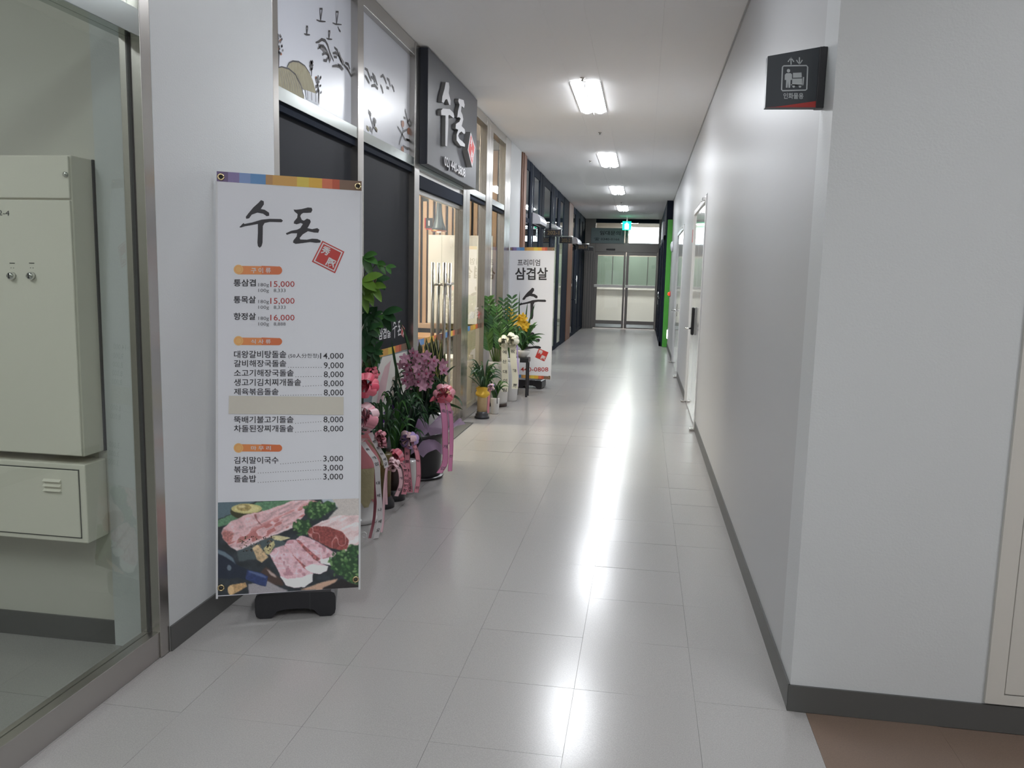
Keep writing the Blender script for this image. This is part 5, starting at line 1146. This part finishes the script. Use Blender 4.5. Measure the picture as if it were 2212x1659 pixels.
ribbon(t, [P_(965, 862, 5.34), P_(974, 900, 5.33), P_(975, 960, 5.33), P_(972, 1018, 5.30)], .030, 'ribbon_mag', '발 전', (1, .5, 0), 'ink_soft')

# E: sansevieria
c = Vector((-1.57, 6.02, 0)); t = thing('snake_plant', c, 'upright snake plant with yellow edged dark leaves, behind the pink orchids', 'potted plant', 'gift plants along the shopfront')
pot(t, c, [(.075, 0), (.08, .01), (.095, .3), (.10, .38), (.095, .39)], 'ceramic', soil=(.092, .385))
for q in ((905, 735, 918, 745, 8), (921, 728, 925, 800, 9), (933, 722, 935, 800, 8), (943, 724, 938, 800, 8), (955, 735, 950, 820, 9), (912, 760, 922, 820, 7), (962, 760, 950, 830, 6)):
    p2 = P_(q[0], q[1], 5.96); p0 = c+Vector(((p2.x-c.x)*.3, 0, .38)); p2.x = max(p2.x, -1.69)
    leaf(t, p0, p2, .055, 'leaf_deep', p1=(p0+p2)/2+Vector((-.01, 0, .02)), n=8, nrm=(0, -1, .1), fold=.12, prof=lambda u: (.7+.5*math.sin(PI*u*.8))*(1-u**5))
    for s_ in (-.024, .024): obj('leaf_margin', G().tube([p0+Vector((s_*.7, -.004, 0)), (p0+p2)/2+Vector((s_-.01, -.006, .01)), p2], [.002, .002, .001], 'leaf_edge', 5), t)
for q in ((921, 740, 945, 815), (930, 735, 950, 830), (952, 742, 948, 810), (915, 745, 928, 800), (938, 730, 962, 830)):
    obj('stem', G().tube([P_(q[2], q[3], 5.9), P_((q[0]+q[2])/2-1, (q[1]+q[3])/2, 5.9), P_(q[0], q[1], 5.9)], .003, 'stem_yellow', 5), t)

# second group -------------------------------------------------------------------
c = Vector((-1.575, 8.03, 0)); t = thing('orchid_vase', c, 'tan cylinder vase with yellow foil collar on a stepped black foot', 'potted plant', 'gift plants around the farther banner')
obj('foot', G().lathe(c, [(.076, 0), (.076, .02), (.066, .024), (.066, .045), (.056, .05), (.056, .072)], 'black_plastic', 24), t)
pot(t, c, [(.050, .072), (.050, .22), (.054, .235)], 'vase_tan', soil=(.05, .24))
g = G(); n = 24; vs = []
for j, (r_, z) in enumerate([(.058, .225), (.076, .24), (.068, .265), (.052, .28), (.060, .32)]):
    for i in range(n): a = 2*PI*i/n; q = r_+.006*math.sin(3*a+j); vs.append(c+Vector((q*math.cos(a), q*math.sin(a), z+.010*math.sin(2*a+j))))
g.add(vs, [(j*n+i, j*n+(i+1) % n, (j+1)*n+(i+1) % n, (j+1)*n+i) for j in range(4) for i in range(n)], 'gold_foil', True); obj('foil_collar', g, t)
grass(t, c+Vector((.02, 0, .30)), 56, .14, .32, .20, .018, ['leaf_dark', 'leaf_mid', 'leaf_dark'], 33)
for q in ((1022, 778), (1012, 790), (1010, 812), (1016, 800)): leaf(t, c+Vector((0, 0, .3)), P_(*q, 7.95), .012, 'leaf_dark', .15, n=8)
c = Vector((-1.495, 8.33, 0)); t = whitepot(c, .17, .05, 'smallest white pot, beside the vase with the yellow collar')
grass(t, c+Vector((0, 0, .16)), 22, .12, .26, .14, .02, ['leaf_dark', 'leaf_mid'], 34); bow(t, P_(1061, 836, 8.24), .04, 'ribbon_pale', 7, 36, m2='ribbon_lilac')
ribbon(t, [P_(1058, 838, 8.22), P_(1056, 860, 8.2), P_(1054, 892, 8.18)], .026, 'ribbon_rose', None, (1, .2, 0)); ribbon(t, [P_(1066, 838, 8.24), P_(1073, 850, 8.22), P_(1074, 872, 8.22)], .008, 'ink', None, (1, .2, 0))
# ZZ plant
c = Vector((-1.555, 8.86, 0)); t = thing('zz_plant', c, 'tall green glossy leaved plant in a tall tapered white pot with a brown base', 'potted plant', 'gift plants around the farther banner')
pot(t, c, [(.098, .035), (.102, .06), (.115, .25), (.130, .45), (.138, .495), (.130, .50)], 'ceramic', soil=(.126, .49))
obj('base_ring', G().lathe(c, [(.100, 0), (.102, .035)], 'vase_brown', 28), t)
for k in range(4): obj('swirl_relief', G().tube([c+Vector((.134*math.cos(a), .134*math.sin(a), z)) for a, z in [(-2.4+.4*k+.12*j, .47-.03*j) for j in range(5)]], [.002, .005, .006, .004, .002], 'ceramic', 6), t)
def frond(t, p0, p2, bend, L, n, m, w=.03):
    p0, p2 = Vector(p0), Vector(p2); mid = (p0+p2)/2+Vector(bend); g = G(); pts = []
    for i in range(11): u = i/10; pts.append(p0*(1-u)**2+mid*2*u*(1-u)+p2*u*u)
    g.tube(pts, [.008*(1-u/14) for u in range(11)], 'stem_green', 6)
    for k in range(n):
        u = .34+.66*k/(n-1); p = p0*(1-u)**2+mid*2*u*(1-u)+p2*u*u; tg = ((mid-p0)*(1-u)+(p2-mid)*u).normalized(); sd = tg.cross(Vector((0, -1, .3))).normalized()
        for s_ in (-1, 1):
            d = (sd*s_+tg*.9+Vector((0, rr.uniform(-.4, .1), 0))).normalized(); ll = L*(.65+.5*math.sin(PI*(k+1)/(n+1)))
            g.blade(p, p+d*ll*.5+Vector((0, 0, .006)), p+d*ll, w, m, 4, (rr.uniform(-.3, .3), -1, .3), .2, OV)
    return obj('frond', g, t)
top = c+Vector((0, 0, .49))
for q, bd, m in (((1040, 648), (-.02, 0, 0), 'leaf_mid'), ((1058, 648), (0, 0, 0), 'leaf_mid'), ((1073, 668), (0, 0, 0), 'leaf_mid'), ((1088, 652), (.02, 0, 0), 'leaf_dark'), ((1106, 646), (.05, -.02, -.02), 'leaf_dark'), ((1040, 712), (-.04, -.02, .02), 'leaf_mid'), ((1066, 690), (0, -.03, 0), 'leaf_dark'), ((1080, 700), (.01, -.03, 0), 'leaf_mid'), ((1096, 700), (.03, -.03, 0), 'leaf_mid'), ((1048, 670), (-.02, .02, 0), 'leaf_dark')):
    p2 = P_(*q, 8.80); p2.x = max(p2.x, -1.69); frond(t, top+Vector(((p2.x-c.x)*.4, rr.uniform(-.05, .05), 0)), p2, bd, .10, 11, m)
# second tall white pot with cream ribbons
c = Vector((-1.485, 9.30, 0)); t = whitepot(c, .50, .10, 'second tall white pot with a cream bow and two cream ribbons'); t['label'] = 'narrow tall white pot with a cream bow and two lettered cream ribbons'
grass(t, c+Vector((0, 0, .49)), 26, .25, .46, .17, .045, ['leaf_mid', 'leaf_dark', 'leaf_mid'], 41)
bow(t, P_(1090, 738, 8.72), .070, 'ribbon_cream', 12, 42, w=.8); bow(t, P_(1107, 735, 8.72), .080, 'ribbon_cream', 12, 43, w=.8)
ribbon(t, [P_(1090, 742, 8.69), P_(1090, 780, 8.68), P_(1091, 820, 8.68), P_(1090, 846, 8.67)], .070, 'ribbon_cream', '예 산 대 이  팀', (1, .1, 0), 'ink', a=.12, b=1)
ribbon(t, [P_(1107, 742, 8.69), P_(1109, 780, 8.68), P_(1113, 815, 8.68), P_(1112, 840, 8.67)], .068, 'ribbon_cream', '祝   發   展', (1, .1, 0), 'ink', a=.1, b=.95)
ribbon(t, [P_(1117, 745, 8.75), P_(1119, 790, 8.74), P_(1119, 835, 8.72)], .012, 'ribbon_lilac', None, (1, .3, 0))
# black stand with yellow orchids
c = Vector((-1.41, 9.68, 0)); t = thing('orchid_on_stand', c, 'yellow orchids in a white bowl on a black stand, in front of the farther banner', 'potted plant', 'gift plants around the farther banner')
for sx in (-1, 1):
    for sy in (-1, 1): obj('leg', G().box(c.x+sx*.065-.012, c.x+sx*.065+.012, c.y+sy*.065-.012, c.y+sy*.065+.012, 0, .46, 'black_plastic', c=.003), t)
obj('stand_top', G().box(c.x-.085, c.x+.085, c.y-.085, c.y+.085, .42, .475, 'black_plastic', c=.004), t)
pot(t, c+Vector((0, 0, .475)), [(.045, 0), (.05, .01), (.085, .05), (.09, .09), (.085, .09)], 'ceramic', name='bowl', soil=(.08, .085))
r = random.Random(17)
for k in range(74):
    a = r.uniform(-PI, .4); s_ = r.uniform(.05, .25); p0 = c+Vector((0, 0, .56)); p2 = c+Vector((math.cos(a)*s_, math.sin(a)*s_*.7, .50+r.uniform(.08, .42))); p2.x = max(p2.x, -1.66); p1 = (p0+p2)/2+Vector((0, 0, .14))
    leaf(t, p0, p2, r.uniform(.025, .05), r.choice(['leaf_mid', 'leaf_dark', 'leaf_mid']), p1=p1, n=6)
for q in ([(1128, 740), (1118, 690), (1123, 628)], [(1130, 740), (1135, 690), (1140, 652)], [(1128, 740), (1145, 690), (1156, 655)], [(1128, 745), (1150, 715), (1178, 723)], [(1126, 740), (1110, 690), (1108, 660)], [(1130, 745), (1148, 700), (1158, 702)]):
    leaf(t, P_(*q[0], 9.5), P_(*q[2], 9.45), .022, 'leaf_dark', p1=P_(*q[1], 9.45), n=8)
obj('flower_spike', G().tube(path([c+Vector((0, 0, .56)), P_(1122, 720, 9.5), P_(1118, 690, 9.45), P_(1130, 680, 9.42)], 10), .004, 'stem_green', 6), t)
for i, (px, py) in enumerate([(1101, 677), (1103, 690), (1106, 702), (1112, 686), (1117, 692), (1121, 698), (1126, 702), (1129, 706), (1134, 708), (1131, 697), (1124, 690), (1119, 704), (1098, 716), (1128, 684), (1131, 690), (1136, 702), (1113, 696), (1100, 672)]): flower(t, P_(px, py, 9.36+.04*(i % 3)), .055, 'orchid_yellow', None, i+90)
tag(obj('door_mat', G().box(-1.715, -1.60, 6.3, 7.72, 0, .008, 'baseboard', c=.002)), 'narrow dark floor mat strip along the foot of the glass door', 'mat')
